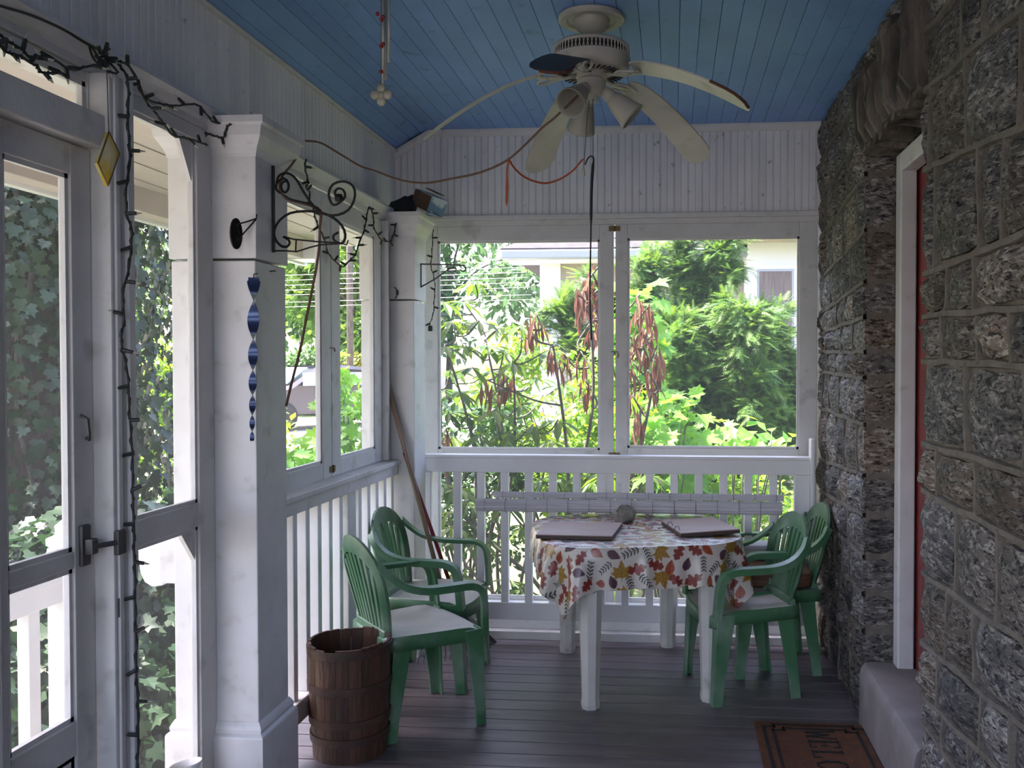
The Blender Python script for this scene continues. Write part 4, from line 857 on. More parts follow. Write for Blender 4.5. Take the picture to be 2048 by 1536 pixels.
# ---- broom and rake in the corner
bm_ = thing('broom', 'black bristled broom with a red handle leaning in the corner', 'broom', (-1.10, 4.69, 0))
hA, hB = Vector((-1.398, 4.605, 1.086)), Vector((-1.118, 4.70, .20)); MB().tube([hA, hB], .011, 8).build('handle', M['redhandle'], bm_, smooth=True)
MB().loft([[(-1.15,4.67,.24),(-1.09,4.67,.215),(-1.09,4.72,.215),(-1.15,4.72,.24)], [(-1.14,4.66,.17),(-1.005,4.66,.14),(-1.005,4.73,.14),(-1.14,4.73,.17)]]).build('head', M['black'], bm_)
mb = MB(); random.seed(3)
for k in range(120):
    u, v = random.random(), random.random(); p0 = Vector((-1.14+.135*u, 4.665+.06*v, .165-.03*u)); p1 = Vector((-1.14+.19*u+.02, 4.655+.085*v, .012+.045*u+random.uniform(0, .01))); mb.tube([p0, p1], .0022, 4)
mb.build('bristles', M['black'], bm_, kind='stuff')
rk_ = thing('garden_rake', 'wire tined garden rake with a bare wooden handle leaning in the corner', 'rake', (-1.22, 4.55, 0))
hA, hB = Vector(D['broom'][0])+Vector((0,.03,0)), Vector((-1.205, 4.60, .40)); MB().tube([hA, hA*.5+hB*.5, hB], [.014, .013, .012], 8).build('handle', M['wood'], rk_, smooth=True)
MB().tube([hB+Vector((0,0,.03)), hB+Vector((0,0,-.05))], .014, 8).build('ferrule', M['steel'], rk_)
for k in range(9):
    f = (k-4)/4; e = Vector((-1.205+.10*f, 4.585+.05*f, .03)); MB().tube([hB+Vector((0,0,-.05)), hB.lerp(e, .5)+Vector((0,0,-.01)), e, e+Vector((.0,-.025,-.022))], .0028, 5).build('tine', M['iron2'], rk_)
MB().tube([(-1.205-.062, 4.57, .155), (-1.205, 4.59, .16), (-1.205+.062, 4.615, .155)], .004, 5).build('tine_bar', M['iron2'], rk_)

# ---- welcome mat
mt = thing('door_mat', 'rust brown coir door mat with black border lines and WELCOME lettering', 'mat', (.595, 3.47, 0))
MB().box(.350, .840, 3.06, 3.885, .0, .014).build('coir_pad', M['coir'], mt, bevel=.003)
mb = MB()
for ins in (.035, .072):
    x0, x1, y0, y1 = .350+ins, .840-ins, 3.06+ins, 3.885-ins; st_ = .045
    poly = [(x0+st_,y0),(x1-st_,y0),(x1-st_,y0+st_*.5),(x1,y0+st_*.5),(x1,y1-st_*.5),(x1-st_,y1-st_*.5),(x1-st_,y1),(x0+st_,y1),(x0+st_,y1-st_*.5),(x0,y1-st_*.5),(x0,y0+st_*.5),(x0+st_,y0+st_*.5)]
    for (a, b), (c, d) in zip(poly, poly[1:]+poly[:1]): mb.box(min(a,c)-.006, max(a,c)+.006, min(b,d)-.006, max(b,d)+.006, .013, .0165)
mb.build('border_lines', M['coirblack'], mt)
# serifed capitals in a unit box, strokes as (x0,y0,x1,y1,width)
GL = {'W': [(.02,1,.25,0,.13),(.25,0,.5,.75,.07),(.5,.75,.75,0,.13),(.75,0,.98,1,.07),(-.05,1,.14,1,.06),(.84,1,1.05,1,.06)],
      'E': [(.18,0,.18,1,.15),(.05,1,.85,1,.07),(.05,0,.88,0,.07),(.18,.5,.68,.5,.07),(.85,1,.85,.8,.06),(.88,0,.88,.2,.06),(.68,.6,.68,.4,.05)],
      'L': [(.22,0,.22,1,.15),(.05,1,.42,1,.06),(.05,0,.88,0,.07),(.88,0,.88,.25,.06)],
      'C': [(.88,.80,.70,.97,.08),(.70,.97,.40,.97,.09),(.40,.97,.16,.72,.13),(.16,.72,.16,.28,.15),(.16,.28,.40,.03,.13),(.40,.03,.70,.03,.09),(.70,.03,.90,.22,.07)],
      'O': [(.35,.98,.65,.98,.08),(.65,.98,.90,.70,.12),(.90,.70,.90,.30,.14),(.90,.30,.65,.02,.12),(.65,.02,.35,.02,.08),(.35,.02,.10,.30,.12),(.10,.30,.10,.70,.14),(.10,.70,.35,.98,.12)],
      'M': [(.12,0,.12,1,.08),(.12,1,.5,.15,.13),(.5,.15,.88,1,.07),(.88,0,.88,1,.14),(.0,0,.26,0,.06),(.74,0,1.02,0,.06),(-.02,1,.2,1,.06),(.8,1,1.02,1,.06)]}
yc = 3.795; LH = .115; LW = .078
for c in 'WELCOME':
    mb = MB()
    for x0, y0, x1, y1, ww in GL[c]:                                   # letter tops point to the doorway (+x), the word runs towards the camera (-y)
        p = Vector((.555+y0*LH, yc-x0*LW, 0)); q = Vector((.555+y1*LH, yc-x1*LW, 0)); dd = (q-p).normalized() if (q-p).length else Vector((1,0,0)); nn = Vector((-dd.y, dd.x, 0))*ww*.09/2; e = dd*ww*.03
        mb.loft([[p-e+nn+Vector((0,0,z)), p-e-nn+Vector((0,0,z)), q+e-nn+Vector((0,0,z)), q+e+nn+Vector((0,0,z))] for z in (.0135, .0168)])
    mb.build('letter', M['coirblack'], mt); yc -= LW+.016

# ---- two white things poking in at the lower edge of the view
pt = thing('enamel_pitcher', 'white enamel pitcher with an open spout beside the column plinth', 'pitcher', (-1.475, 2.60, 0))
MB().lathe([(.0,0),(.055,0),(.075,.02),(.085,.12),(.07,.22),(.045,.29),(.040,.31),(.037,.31),(.042,.285),(.066,.215),(.08,.12),(.07,.025),(0,.02)], 28, (-1.475, 2.60, 0)).build('body', M['whiteenamel'], pt, smooth=True)
MB().loft([[(-1.475+.046*math.cos(a)*s, 2.60+.040*math.sin(a)*s, z+dz*math.cos(a)) for a in [2*PI*k/18 for k in range(18)]] for s, z, dz in ((.9,.288,0),(1.0,.318,.004),(1.08,.332,.010),(1.0,.331,.009),(.9,.30,0))], cap=False).build('spout', M['whiteenamel'], pt, smooth=True)
MB().tube(smooth_path([(-1.515,2.585,.28),(-1.56,2.57,.26),(-1.575,2.565,.19),(-1.545,2.58,.11)], 4), .008, 8).build('handle', M['whiteenamel'], pt, smooth=True)
kb = thing('knobbed_stake', 'white round knob with a dark hole on a short post beside the column plinth', 'post', (-1.215, 2.56, 0))
MB().lathe([(0,0),(.05,0),(.05,.012),(.014,.02),(.011,.26),(.013,.28)], 16, (-1.215, 2.56, 0)).build('stem', M['whiteenamel'], kb, smooth=True)
MB().lathe([(.0,.275),(.016,.28),(.026,.30),(.025,.322),(.016,.336),(.008,.338)], 20, (-1.215, 2.56, 0)).build('knob', M['whiteenamel'], kb, smooth=True)
MB().lathe([(0,.336),(.0085,.338),(.0085,.3395),(0,.3395)], 12, (-1.215, 2.56, 0)).build('cap', M['iron2'], kb)

# ---- ceiling fan
FC = Vector((-.315, 3.49, 0)); fan = thing('ceiling_fan', 'white five bladed ceiling fan with bell lamp shades and one dark blade', 'fan', (FC.x, FC.y, ZC))
def fl(prof, name, m, seg=40, **k): return MB().lathe(prof, seg, FC).build(name, M[m], fan, auto=True, **k)
fl([(0,ZC),(.120,ZC),(.128,ZC-.006),(.128,ZC-.018),(.118,ZC-.024),(.098,ZC-.022),(.090,ZC-.014),(.072,ZC-.016)], 'ceiling_medallion', 'fanwhite')
fl([(.070,ZC-.014),(.068,ZC-.03),(.055,ZC-.052),(.040,ZC-.064),(.034,ZC-.070),(.018,ZC-.074)], 'canopy', 'fanwhite')
fl([(.016,ZC-.06),(.016,ZC-.125)], 'downrod', 'fanwhite', 16)
zt = ZC-.108                                                          # motor housing
fl([(.012,zt),(.10,zt-.001),(.138,zt-.006),(.148,zt-.014),(.150,zt-.022),(.146,zt-.024)], 'motor_top', 'fanwhite')
fl([(.139,zt-.016),(.139,zt-.060)], 'vent_core', 'gap')
mb = MB()
for k in range(60):
    a = 2*PI*k/60
    for sg in (-1, 1):
        pts = [(FC.x+.147*math.cos(a+sg*.052*(q-.5)), FC.y+.147*math.sin(a+sg*.052*(q-.5)), zt-.022-.034*q) for q in (0, .33, .67, 1)]; mb.tube(pts, .0018, 4, cap=False)
mb.build('vent_lattice', M['fanwhite'], fan, kind='stuff')
fl([(.146,zt-.054),(.151,zt-.056),(.151,zt-.066),(.148,zt-.090),(.138,zt-.104),(.120,zt-.112),(.06,zt-.118)], 'motor_housing', 'fanwhite')
mb = MB()
for k in range(36):
    a = 2*PI*k/36; mb.obox((FC.x+.098*math.cos(a), FC.y+.098*math.sin(a), zt-.116), (.055, .006, .004), Matrix.Rotation(a, 3, 'Z') @ Matrix.Rotation(.08, 3, 'Y'))
mb.build('vent_slots', M['gap'], fan, kind='stuff')
fl([(.06,zt-.116),(.058,zt-.130),(.050,zt-.134)], 'rotor_hub', 'fanwhite')
def blade(ang, m, warp=1.0):
    R_ = Matrix.Rotation(math.radians(ang), 4, 'Z'); T = Matrix.Translation((FC.x, FC.y, 0)) @ R_
    def tp(p): return tuple(T @ Vector(p))
    z0 = zt-.122; rings = []; pitch = math.radians(13)
    S = [0,.06,.15,.3,.45,.6,.75,.88,.95,.985,1.0]
    for s in S:
        r = .185+.455*s; hw = (.050+.020*s); 
        if s < .1: hw *= .75+.25*s/.1
        if s > .9: hw *= math.sqrt(max(.04, 1-((s-.9)/.1)**2*.92))
        zc_ = z0-.232*warp*(max(0, (r-.16))/.48)**1.55
        e = []
        for q in (-1, -.5, 0, .5, 1): e.append((r, q*hw, zc_-q*hw*math.tan(pitch)))
        rings.append([tp(p) for p in e] + [tp((p[0], p[1], p[2]+.006)) for p in reversed(e)])
    b = MB().loft(rings).build('blade', M[m], fan, auto=True)
    br_ = MB()
    br_.ribbon([tp(p) for p in [(.055,0,z0),(.10,0,z0-.010),(.15,0,z0-.012),(.21,0,z0-.014)]], tp((0,1,0)) and tuple(R_ @ Vector((0,1,0))), [.030,.022,.030,.020], .006)
    for sg in (-1, 1):
        br_.tube([tp(p) for p in smooth_path([(.10,0,z0-.010),(.135,sg*.030,z0-.010),(.175,sg*.045,z0-.013+sg*.008),(.205,sg*.036,z0-.016+sg*.008),(.195,sg*.016,z0-.015),(.17,sg*.010,z0-.014)], 3)], .0055, 6)
    br_.build('blade_bracket', M['fanwhite'], b, smooth=True)
    return b, rings
for i, ang in enumerate((46, 118, 190, 262, 334)):
    b, rg = blade(ang, 'bladedark' if i == 3 else 'fanwhite', {0:1.0, 1:1.05, 2:1.12, 3:.80, 4:.90}[i])  # one blade in near-black, the others white
    if i == 3: b['label'] = 'dark blade pointing towards the camera'
    if i in (3, 4):
        q = rg[-5:]; lip = [Vector(r[0]) for r in q] + [Vector(r[9]) for r in q]
        MB().tube([Vector(r[0 if i == 4 else 4]) + Vector((0,0,.002)) for r in q] + [Vector(r[k]) for r in q[-1:] for k in ((1,2,3) if i == 4 else (3,2,1,0))], .0055, 6).build('peeled_edge', M['worn'], b)
zl = zt-.134
fl([(.050,zl),(.056,zl-.006),(.056,zl-.040),(.048,zl-.046),(.044,zl-.056),(.030,zl-.066),(.026,zl-.080),(.018,zl-.088),(0,zl-.09)], 'light_kit', 'fanwhite')
for k, (az, tilt) in enumerate(((248, 52), (5, 48), (112, 40))):
    dirv = Vector((math.cos(math.radians(az))*math.sin(math.radians(tilt)), math.sin(math.radians(az))*math.sin(math.radians(tilt)), -math.cos(math.radians(tilt))))
    q = dirv.to_track_quat('Z', 'Y').to_matrix(); o0 = Vector((FC.x, FC.y, zl-.035)) + Vector((math.cos(math.radians(az)), math.sin(math.radians(az)), 0))*.040
    cup = MB().lathe([(0,-.01),(.018,-.008),(.026,.012),(.027,.034),(.024,.036)], 20, o0+dirv*.018, mtx=q).build('lamp_socket', M['fanwhite'], fan, smooth=True)
    MB().lathe([(.022,.0),(.030,.010),(.040,.040),(.047,.075),(.053,.100),(.058,.118),(.056,.118),(.050,.100),(.044,.075),(.037,.040),(.026,.012),(.018,.004)], 28, o0+dirv*.045, mtx=q).build('lamp_shade', M['frost'], cup, smooth=True)
    if k == 0: LAMP0 = o0+dirv*.09
MB().tube(D['chain1'], .0016, 5).build('pull_chain', M['iron2'], fan); MB().tube(D['chain2'], .0016, 5).build('pull_chain', M['iron2'], fan)
for p in (D['chain1'][-1], D['chain2'][-1]): MB().lathe([(0,0),(.004,-.002),(.006,-.02),(.007,-.03),(0,-.034)], 10, p).build('pull_fob', M['fanwhite'], fan, smooth=True)

# ---- cords and ribbons
cp = [Vector(p) for p in D['cord']]; cp[-1] = LAMP0; cp[0] = Vector((-1.45, 2.90, 2.350)); 
tag(MB().tube(smooth_path(cp, 4), .0042, 6).build('extension_cord', M['cord'], smooth=True), 'brown extension cord swagged from the near column to a fan lamp', 'cord')
dc = [Vector(p) for p in D['cordd']]
tag(MB().tube(smooth_path(dc, 4), [.0045]*(4*(len(dc)-1)+1), 6).build('hanging_cord', M['cord'], smooth=True), 'dark cord looped over the scroll bracket and hanging before the left screen', 'cord')
tag(MB().ribbon(smooth_path(D['rib1'], 3), (1,0,0), [.012,.010,.008,.008,.008,.010,.012,.010,.010,.004], .0015).build('ribbon_tail', M['ribbon']), 'short orange ribbon tail hanging straight down from the brown cord', 'ribbon')
tag(MB().ribbon(smooth_path(D['rib2'], 3), (0,.5,.86), .009, .0015).build('ribbon_swag', M['ribbon']), 'orange ribbon swagged from the brown cord to the fan pull chain', 'ribbon')
bcp = smooth_path(D['blackcord'], 4); tag(MB().tube(bcp, [.003 if i < 16 else .0055 if i < 24 else .003 for i in range(len(bcp))], 6).build('pull_cord', M['blackcord'], smooth=True), 'long black cord hanging from the fan pull chain in front of the end screen', 'cord')

# ---- wind chime
wc = thing('wind_chime', 'wind chime of pale rods, red beads and a cream flower under the blue ceiling', 'wind chime', (-.955, 2.95, ZC))
cx_, cy_ = -.957, 2.95
MB().tube([(cx_, cy_, ZC), (cx_, cy_, 2.80)], .0012, 4).build('cord', M['iron2'], wc); MB().lathe([(0,2.800),(.03,2.798),(.032,2.79),(0,2.788)], 20, (cx_, cy_, 0)).build('top_disc', M['ceramic'], wc)
for k, (dx, dy, ze) in enumerate(((-.010,.008,2.477),(.0,-.014,2.515),(.010,.01,2.555),(.016,-.004,2.585),(-.004,.02,2.50))):
    MB().tube([(cx_+dx, cy_+dy, 2.77), (cx_+dx, cy_+dy, ze)], .0048, 8).build('rod', M['rod'], wc, smooth=True); MB().tube([(cx_+dx, cy_+dy, 2.79), (cx_+dx, cy_+dy, 2.77)], .0008, 4).build('thread', M['iron2'], wc)
MB().tube([(cx_-.004, cy_-.024, 2.79), (cx_-.004, cy_-.024, 2.46)], .0012, 4).build('centre_thread', M['iron2'], wc)
for dx, dz in ((-.016, 2.702), (-.002, 2.683), (.003, 2.692), (-.003, 2.596), (.003, 2.603), (-.004, 2.512)):
    MB().lathe([(0,-.0075),(.005,-.005),(.0068,0),(.005,.005),(0,.0075)], 12, (cx_+dx, cy_-.026, dz)).build('bead', M['redbead'], wc, smooth=True)
fz = 2.437
for a in (0, 90, 180, 270):
    c = Vector((cx_-.004+.0215*math.cos(math.radians(a)), cy_-.024, fz+.0215*math.sin(math.radians(a))))
    MB().lathe([(0,-.006),(.012,-.0055),(.0155,-.002),(.0155,.002),(.012,.0055),(0,.006)], 14, c, mtx=Matrix.Rotation(PI/2, 3, 'X')).build('petal', M['ceramic'], wc, smooth=True)
MB().lathe([(0,-.009),(.010,-.008),(.012,0),(.010,.008),(0,.009)], 14, (cx_-.004, cy_-.024, fz), mtx=Matrix.Rotation(PI/2, 3, 'X')).build('flower_centre', M['ceramic'], wc, smooth=True)
MB().lathe([(0,-.004),(.0055,-.003),(.007,0)], 12, (cx_-.004, cy_-.034, fz), mtx=Matrix.Rotation(PI/2, 3, 'X')).build('flower_eye', M['teal'], wc, smooth=True)

# ---- scroll bracket on the near column
sb = thing('scroll_bracket', 'black wrought iron scroll bracket on the inner side of the near column', 'bracket', (-1.35, 2.96, 2.07))
MB().box(-1.356, -1.345, 2.953, 2.967, 1.925, 2.218).build('back_plate', M['iron'], sb, bevel=.002)
for key, r_ in (('br_up', .0042), ('br_diag', .0042), ('br_arc', .0045)): MB().tube(smooth_path(D[key], 2), r_, 6).build('scroll', M['iron'], sb, smooth=True)
for key in ('br_bar', 'br_bar2', 'br_strut'): MB().tube(D[key], .0028, 6).build('hook_bar', M['iron'], sb)
MB().lathe([(0,-.012),(.012,-.012),(.015,0),(.010,.012),(0,.014)], 12, (-1.118, 2.955, 2.105)).build('plug', M['iron'], sb)
# oval sconce
sc_ = thing('oval_sconce', 'thin oval iron sconce plate with two arms on the front of the near column', 'sconce', (-1.40, 2.82, 1.965))
ov = [(-1.401+.004*math.cos(a)+.006*math.cos(a), 2.800+.022*math.cos(a)*.9, 1.966+.050*math.sin(a)) for a in [2*PI*k/24 for k in range(24)]]
MB().loft([[(x-.002, y, z) for x, y, z in ov], [(x+.002, y, z) for x, y, z in ov]]).build('oval_plate', M['iron'], sc_)
for pth in ([(-1.398,2.802,1.996),(-1.372,2.82,2.008),(-1.352,2.839,2.020),(-1.350,2.839,2.034)], [(-1.398,2.802,1.945),(-1.378,2.82,1.978),(-1.352,2.838,2.018)], [(-1.40,2.80,1.996),(-1.392,2.806,1.97),(-1.40,2.80,1.945)]): MB().tube(pth, .0025, 6).build('arm', M['iron'], sc_)
tag(MB().tube([(-1.362,2.95,1.86),(-1.340,2.95,1.862)], .002, 6).lathe([(0,0),(.004,0),(.004,.002),(0,.002)], 8, (-1.340,2.95,1.860)).build('nail', M['iron']), 'small bare nail in the inner side of the near column', 'nail')
# plant hanger and coat hook on the corner column
ph = thing('plant_hanger', 'slim grey plant hanger bracket on the corner column before the end screen', 'bracket', (-1.355, 4.76, 2.03))
for key, nm in zip(D['hang'], ('wall_bar', 'arm', 'brace')): MB().tube(smooth_path(key, 2), .004, 6).build(nm, M['iron2'], ph, smooth=True)
tag(MB().tube(smooth_path(D['hook'], 3), .0035, 6).box(-1.452,-1.438,4.640,4.648,1.915,1.94).build('coat_hook', M['iron2'], smooth=False), 'small metal coat hook on the front of the corner column', 'hook')

# ---- twisted spinner
mb = MB(); rings = []; z1_, z0_ = 1.825, 1.298; N_ = 160; ph_ = 0
turn = [(0,.35),(.13,.5),(.14,.5)]
for i in range(N_+1):
    s = i/N_; z = z1_-(z1_-z0_)*s; wd = .0205*(1-.70*s**1.15)+.0005; wd = wd*(.80 if s < .02 else 1)
    rate = 1/(.155-.115*s); ph_ += (z1_-z0_)/N_*rate*PI*1.0
    a = ph_+.35; c_, s_ = math.cos(a)*wd, math.sin(a)*wd; n_ = Vector((-math.sin(a), math.cos(a), 0))*.0010
    cpt = Vector((-1.343-.010*s, 2.800, z)); d_ = Vector((c_, s_, 0)); rings.append([cpt-d_-n_, cpt+d_-n_, cpt+d_+n_, cpt-d_+n_])
sp_ = thing('twisted_spinner', 'dark blue metal twisted spinner hanging at the edge of the near column', 'wind spinner', (-1.343, 2.80, 1.82))
mb.loft(rings).build('spiral', M['navy'], sp_, auto=True); MB().tube([(-1.343, 2.80, 1.822), (-1.343, 2.80, 1.835), (-1.350, 2.842, 1.842)], .0018, 6).build('hanger', M['iron'], sp_)

# ---- yellow suncatcher
sd = thing('diamond_suncatcher', 'amber glass diamond suncatcher hanging on a thread before the door post', 'suncatcher', (-1.415, 2.17, 2.06))
q = [Vector(p) for p in D['diamond']]; off_ = Vector((-.012, .004, 0))
cq = (q[0]+q[1]+q[2]+q[3])/4
mb = MB(); fr = [p-Vector((0,0,0)) for p in q]; mb.add([*fr, cq+Vector((.010,-.006,0)), *[p+off_ for p in fr]], [(0,4,1),(1,4,2),(2,4,3),(3,4,0),(5,6,7,8),(0,1,6,5),(1,2,7,6),(2,3,8,7),(3,0,5,8)]).build('glass', M['amber'], sd)
MB().tube([q[0]+Vector((0,0,-.004)), (-1.425, 2.18, 2.21), (-1.44, 2.20, 2.31)], .0012, 4).build('thread', M['iron2'], sd)
MB().tube([*q, q[0]], .0022, 5).build('came', M['brass'], sd)

# ---- strings of small lights
BULB = None
def light_string(label, paths, gaps, seed, knots=(), r=.0032, plug=None):
    global BULB
    t = thing('string_lights', label, 'string lights', tuple(paths[0][0]), 'unlit strings of small lights'); rs = random.Random(seed)
    if BULB is None:
        mb = MB().lathe([(0,0),(.0048,0),(.0056,.004),(.0050,.024),(.0036,.026)], 7, (0,0,0)); mb.lathe([(.0030,.026),(.0028,.032),(.0010,.039)], 6, (0,0,0), mi=1, cap=True); BULB = mb.mesh('bulb', [M['wire'], M['frost']])
    for pth, gp in zip(paths, gaps):
        sp = smooth_path(pth, 4); mb = MB().tube(sp, r, 5)
        tw_ = [p + Vector((.004*math.sin(i*1.7), .004*math.cos(i*1.7), .003*math.sin(i*2.3))) for i, p in enumerate(sp)]; mb.tube(tw_, r*.8, 5)
        mb.build('wire', M['wire'], t, smooth=True)
        acc = gp*.5; side = 1
        for a, b in zip(sp, sp[1:]):
            acc += (b-a).length
            if acc > gp:
                acc = 0; side = -side; o = bpy.data.objects.new('bulb', BULB); COL.objects.link(o); o.parent = t
                tg = (b-a).normalized(); pr = tg.cross(Vector((.3, -1, .1))).normalized()*side; dv = (pr+tg*rs.uniform(-.5,.5)+Vector((.15, -.1, rs.uniform(-.5,.5)))).normalized()
                o.matrix_local = Matrix.Translation(b-OFF[t.name]) @ dv.to_track_quat('Z','Y').to_matrix().to_4x4()
    for kc, rad, n in knots:
        mb = MB()
        pts = [Vector(kc)+Vector((rs.uniform(-1,1)*rad*.7, rs.uniform(-1,1)*rad, rs.uniform(-1,1)*rad)) for _ in range(n)]; mb.tube(smooth_path(pts, 3), r, 5); mb.build('knot', M['wire'], t)
        for k in range(5):
            o = bpy.data.objects.new('bulb', BULB); COL.objects.link(o); o.parent = t; dv = Vector((.3, rs.uniform(-1,1), rs.uniform(-.6,1))).normalized(); o.matrix_local = Matrix.Translation(Vector(kc)+dv*rad*.5-OFF[t.name]) @ dv.to_track_quat('Z','Y').to_matrix().to_4x4()
    if plug: MB().box(plug[0]-.012, plug[0]+.012, plug[1]-.008, plug[1]+.008, plug[2]-.03, plug[2]).build('plug', M['wire'], t, bevel=.003)
    return t
light_string('dark string of unlit lights strung across the transom above the screen door', [D['s1a'], D['s1b']], (.045, .05), 1, (((-1.44, 2.185, 2.318), .035, 14),))
light_string('dark string of unlit lights hanging straight down in front of the door post', [D['s2']], (.085,), 2)
light_string('dark string of unlit lights draped from the door post up to the near column capital', [D['s3a'], D['s3b'], D['s3c']], (.06, .09, .05), 3)
light_string('dark string of unlit lights looped between the scroll bracket and the corner column', [D['s4'], D['s4e']], (.055, .05), 4)
light_string('dark string of unlit lights with a plug end hanging beside the end screen', [D['s5']], (.085,), 5, r=.0022, plug=D['s5'][-1])
tag(MB().tube(smooth_path(D['shadow_path'], 3), .0035, 6).build('shadow_line', M['wire'], smooth=True), 'thin dark strand drawn as the shadow gap along the moulding above the transom', 'cord')  # dark tube standing in for the shadow gap over the transom

# ---- box and cloth on the corner column's capital
cb = thing('cardboard_box', 'tilted cardboard box with blue and white print on the corner column', 'box', (-1.32, 4.76, 2.345))
Rb = Matrix.Rotation(math.radians(28), 3, 'Y') @ Matrix.Rotation(math.radians(-33), 3, 'Z') @ Matrix.Rotation(math.radians(10), 3, 'X'); cen = Vector((-1.305, 4.76, 2.418))
def bxo(c, s, nm, m): MB().obox(cen + Rb @ Vector(c), s, Rb).build(nm, M[m], cb, bevel=.002)
bxo((0,0,0), (.15,.11,.085), 'body', 'card'); bxo((.0,0,.0435), (.152,.112,.003), 'printed_top', 'cardprint'); bxo((.0765,0,0), (.003,.112,.088), 'printed_side', 'cardprint')
bxo((-.02,.03,.062), (.12,.05,.004), 'flap', 'card'); bxo((.085,-.01,-.045), (.03,.09,.004), 'torn_flap', 'cardprint')
dk = blob((0,0,.045), (.105,.085,.085), 12, 3).build('dark_cloth_bundle', M['darkcloth'], None, auto=True); dk.location = (-1.465, 4.79, 2.345); tag(dk, 'crumpled dark cloth bundle beside the tilted cardboard box', 'cloth')

# ================================================================= OUTSIDE
def gz(x, y):                                                          # height of the ground
    d = max(0, y-5.5) if x > -3 else max(0, max(y-5.5, -x-4)); t = min(1, d/10); return -.75 + .80*(t*t*(3-2*t))
nx, ny = 50, 50; gx = np.concatenate([np.linspace(-70, -14, 10), np.linspace(-13, 8, 32), np.linspace(10, 50, 8)]); gy = np.concatenate([np.linspace(-30, -2, 8), np.linspace(-1, 24, 34), np.linspace(27, 90, 8)])
vs = [(x, y, gz(x, y)) for x in gx for y in gy]; fs = [(i*ny+j, (i+1)*ny+j, (i+1)*ny+j+1, i*ny+j+1) for i in range(nx-1) for j in range(ny-1)]
gr = MB().add(vs, fs).build('ground', M['soil'], smooth=True); gr['kind'] = 'structure'
def sheet(name, x0, x1, y0, y1, dz, m, n=14):
    vs = [(x0+(x1-x0)*i/n, y0+(y1-y0)*j/n, gz(x0+(x1-x0)*i/n, y0+(y1-y0)*j/n)+dz) for i in range(n+1) for j in range(n+1)]
    o = MB().add(vs, [(i*(n+1)+j, (i+1)*(n+1)+j, (i+1)*(n+1)+j+1, i*(n+1)+j+1) for i in range(n) for j in range(n)]).build(name, m, smooth=True); o['kind'] = 'structure'; return o
sheet('street', -60, -2.4, 10.5, 24.5, .05, M['paving'], 30)
sheet('bounce_ground', -18, 8, -22, .5, .04, M['bounce'], 20)  # unseen ground added to bounce sunlight into the porch
sheet('lawn', -60, 12, 24.5, 60, .06, M['grass'])

def crown_points(n, c, r, shell=.55):
    u = rnd_unit(n); rad = (shell+(1-shell)*RNG.random(n)**.6)[:, None]
    return np.array(c)+u*rad*np.array(r), u
def clumpy(n, c, r, k, cr):
    """n points gathered in k leafy clumps spread through the ellipsoid"""
    cc = np.array(c)+rnd_unit(k)*(RNG.random(k)**.4)[:, None]*np.array(r); i = RNG.integers(0, k, n); u = rnd_unit(n)
    return cc[i]+u*(RNG.random(n)**.5)[:, None]*np.array(cr), u
def branchy(base, tips, r0, name, m, parent):
    mb = MB()
    for tp_ in tips:
        a, b = Vector(base), Vector(tp_); md = a.lerp(b, .5)+Vector((random.uniform(-.1,.1), random.uniform(-.1,.1), .12*(b-a).length)); mb.tube(smooth_path([a, md, b], 4), [r0*(1-.8*i/8) for i in range(9)], 6)
    return mb.build(name, m, parent, smooth=True)
def tree(label, x, y, h, r, lm, n, size, trunk_r=.16, k=26, zc=None, group=None, cat='tree', cr=None, name='leafy_tree'):
    z0 = gz(x, y); t = thing(name, label, cat, (x, y, z0), group); zc = zc or z0+h*.62
    random.seed(int(abs(x*31+y*7))); MB().tube(smooth_path([(x, y, z0-.1), (x+.1, y, z0+h*.3), (x-.05, y+.05, z0+h*.7)], 4), [trunk_r*(1-.6*i/8) for i in range(9)], 8).build('trunk', M['bark'], t, smooth=True)
    branchy((x, y, z0+h*.35), [(x+r[0]*.7*math.cos(a), y+r[1]*.7*math.sin(a), zc+r[2]*random.uniform(-.2,.5)) for a in [2*PI*q/6 for q in range(6)]], trunk_r*.45, 'branches', M['bark'], t)
    p, u = clumpy(n, (x, y, zc), r, k, cr or (r[0]*.34, r[1]*.34, r[2]*.26))
    d = u+rnd_unit(n)*.8+np.array([0, 0, -.35]); me = scatter_mesh('foliage', SIMPLE, p-np.array([x, y, z0]), d, rnd_unit(n)+np.array([0,0,1.2]), size*(.6+.8*RNG.random(n)), lm)
    o = link('foliage', me, t); o['kind'] = 'stuff'; return t

# ---- ivy covered tree by the steps
iv = thing('ivy_tree', 'tall tree trunk wholly wrapped in dark ivy outside the screen door', 'tree', (-4.9, 6.5, -.75))
IX, IY = -4.9, 6.5
MB().tube(smooth_path([(IX, IY, -.8), (IX+.05, IY, 1.2), (IX-.05, IY, 3.2), (IX+.15, IY, 5.5), (IX, IY, 7.5)], 5), [.62-.012*i for i in range(21)], 14).build('trunk', M['bark'], iv, smooth=True)
random.seed(4); mb = MB()
for k in range(14):
    a = random.uniform(-2.4, .3); zz = random.uniform(-.7, 1.5); p0 = Vector((IX+.66*math.cos(a), IY+.66*math.sin(a), zz)); pts = [p0]
    for q in range(6): a += random.uniform(-.12, .12); zz += .45; pts.append(Vector((IX+(.72+random.uniform(0,.12))*math.cos(a), IY+(.72+random.uniform(0,.12))*math.sin(a), zz)))
    mb.tube(smooth_path(pts, 3), random.uniform(.010, .024), 5)
mb.build('ivy_vines', M['stem'], iv, smooth=True, kind='stuff')
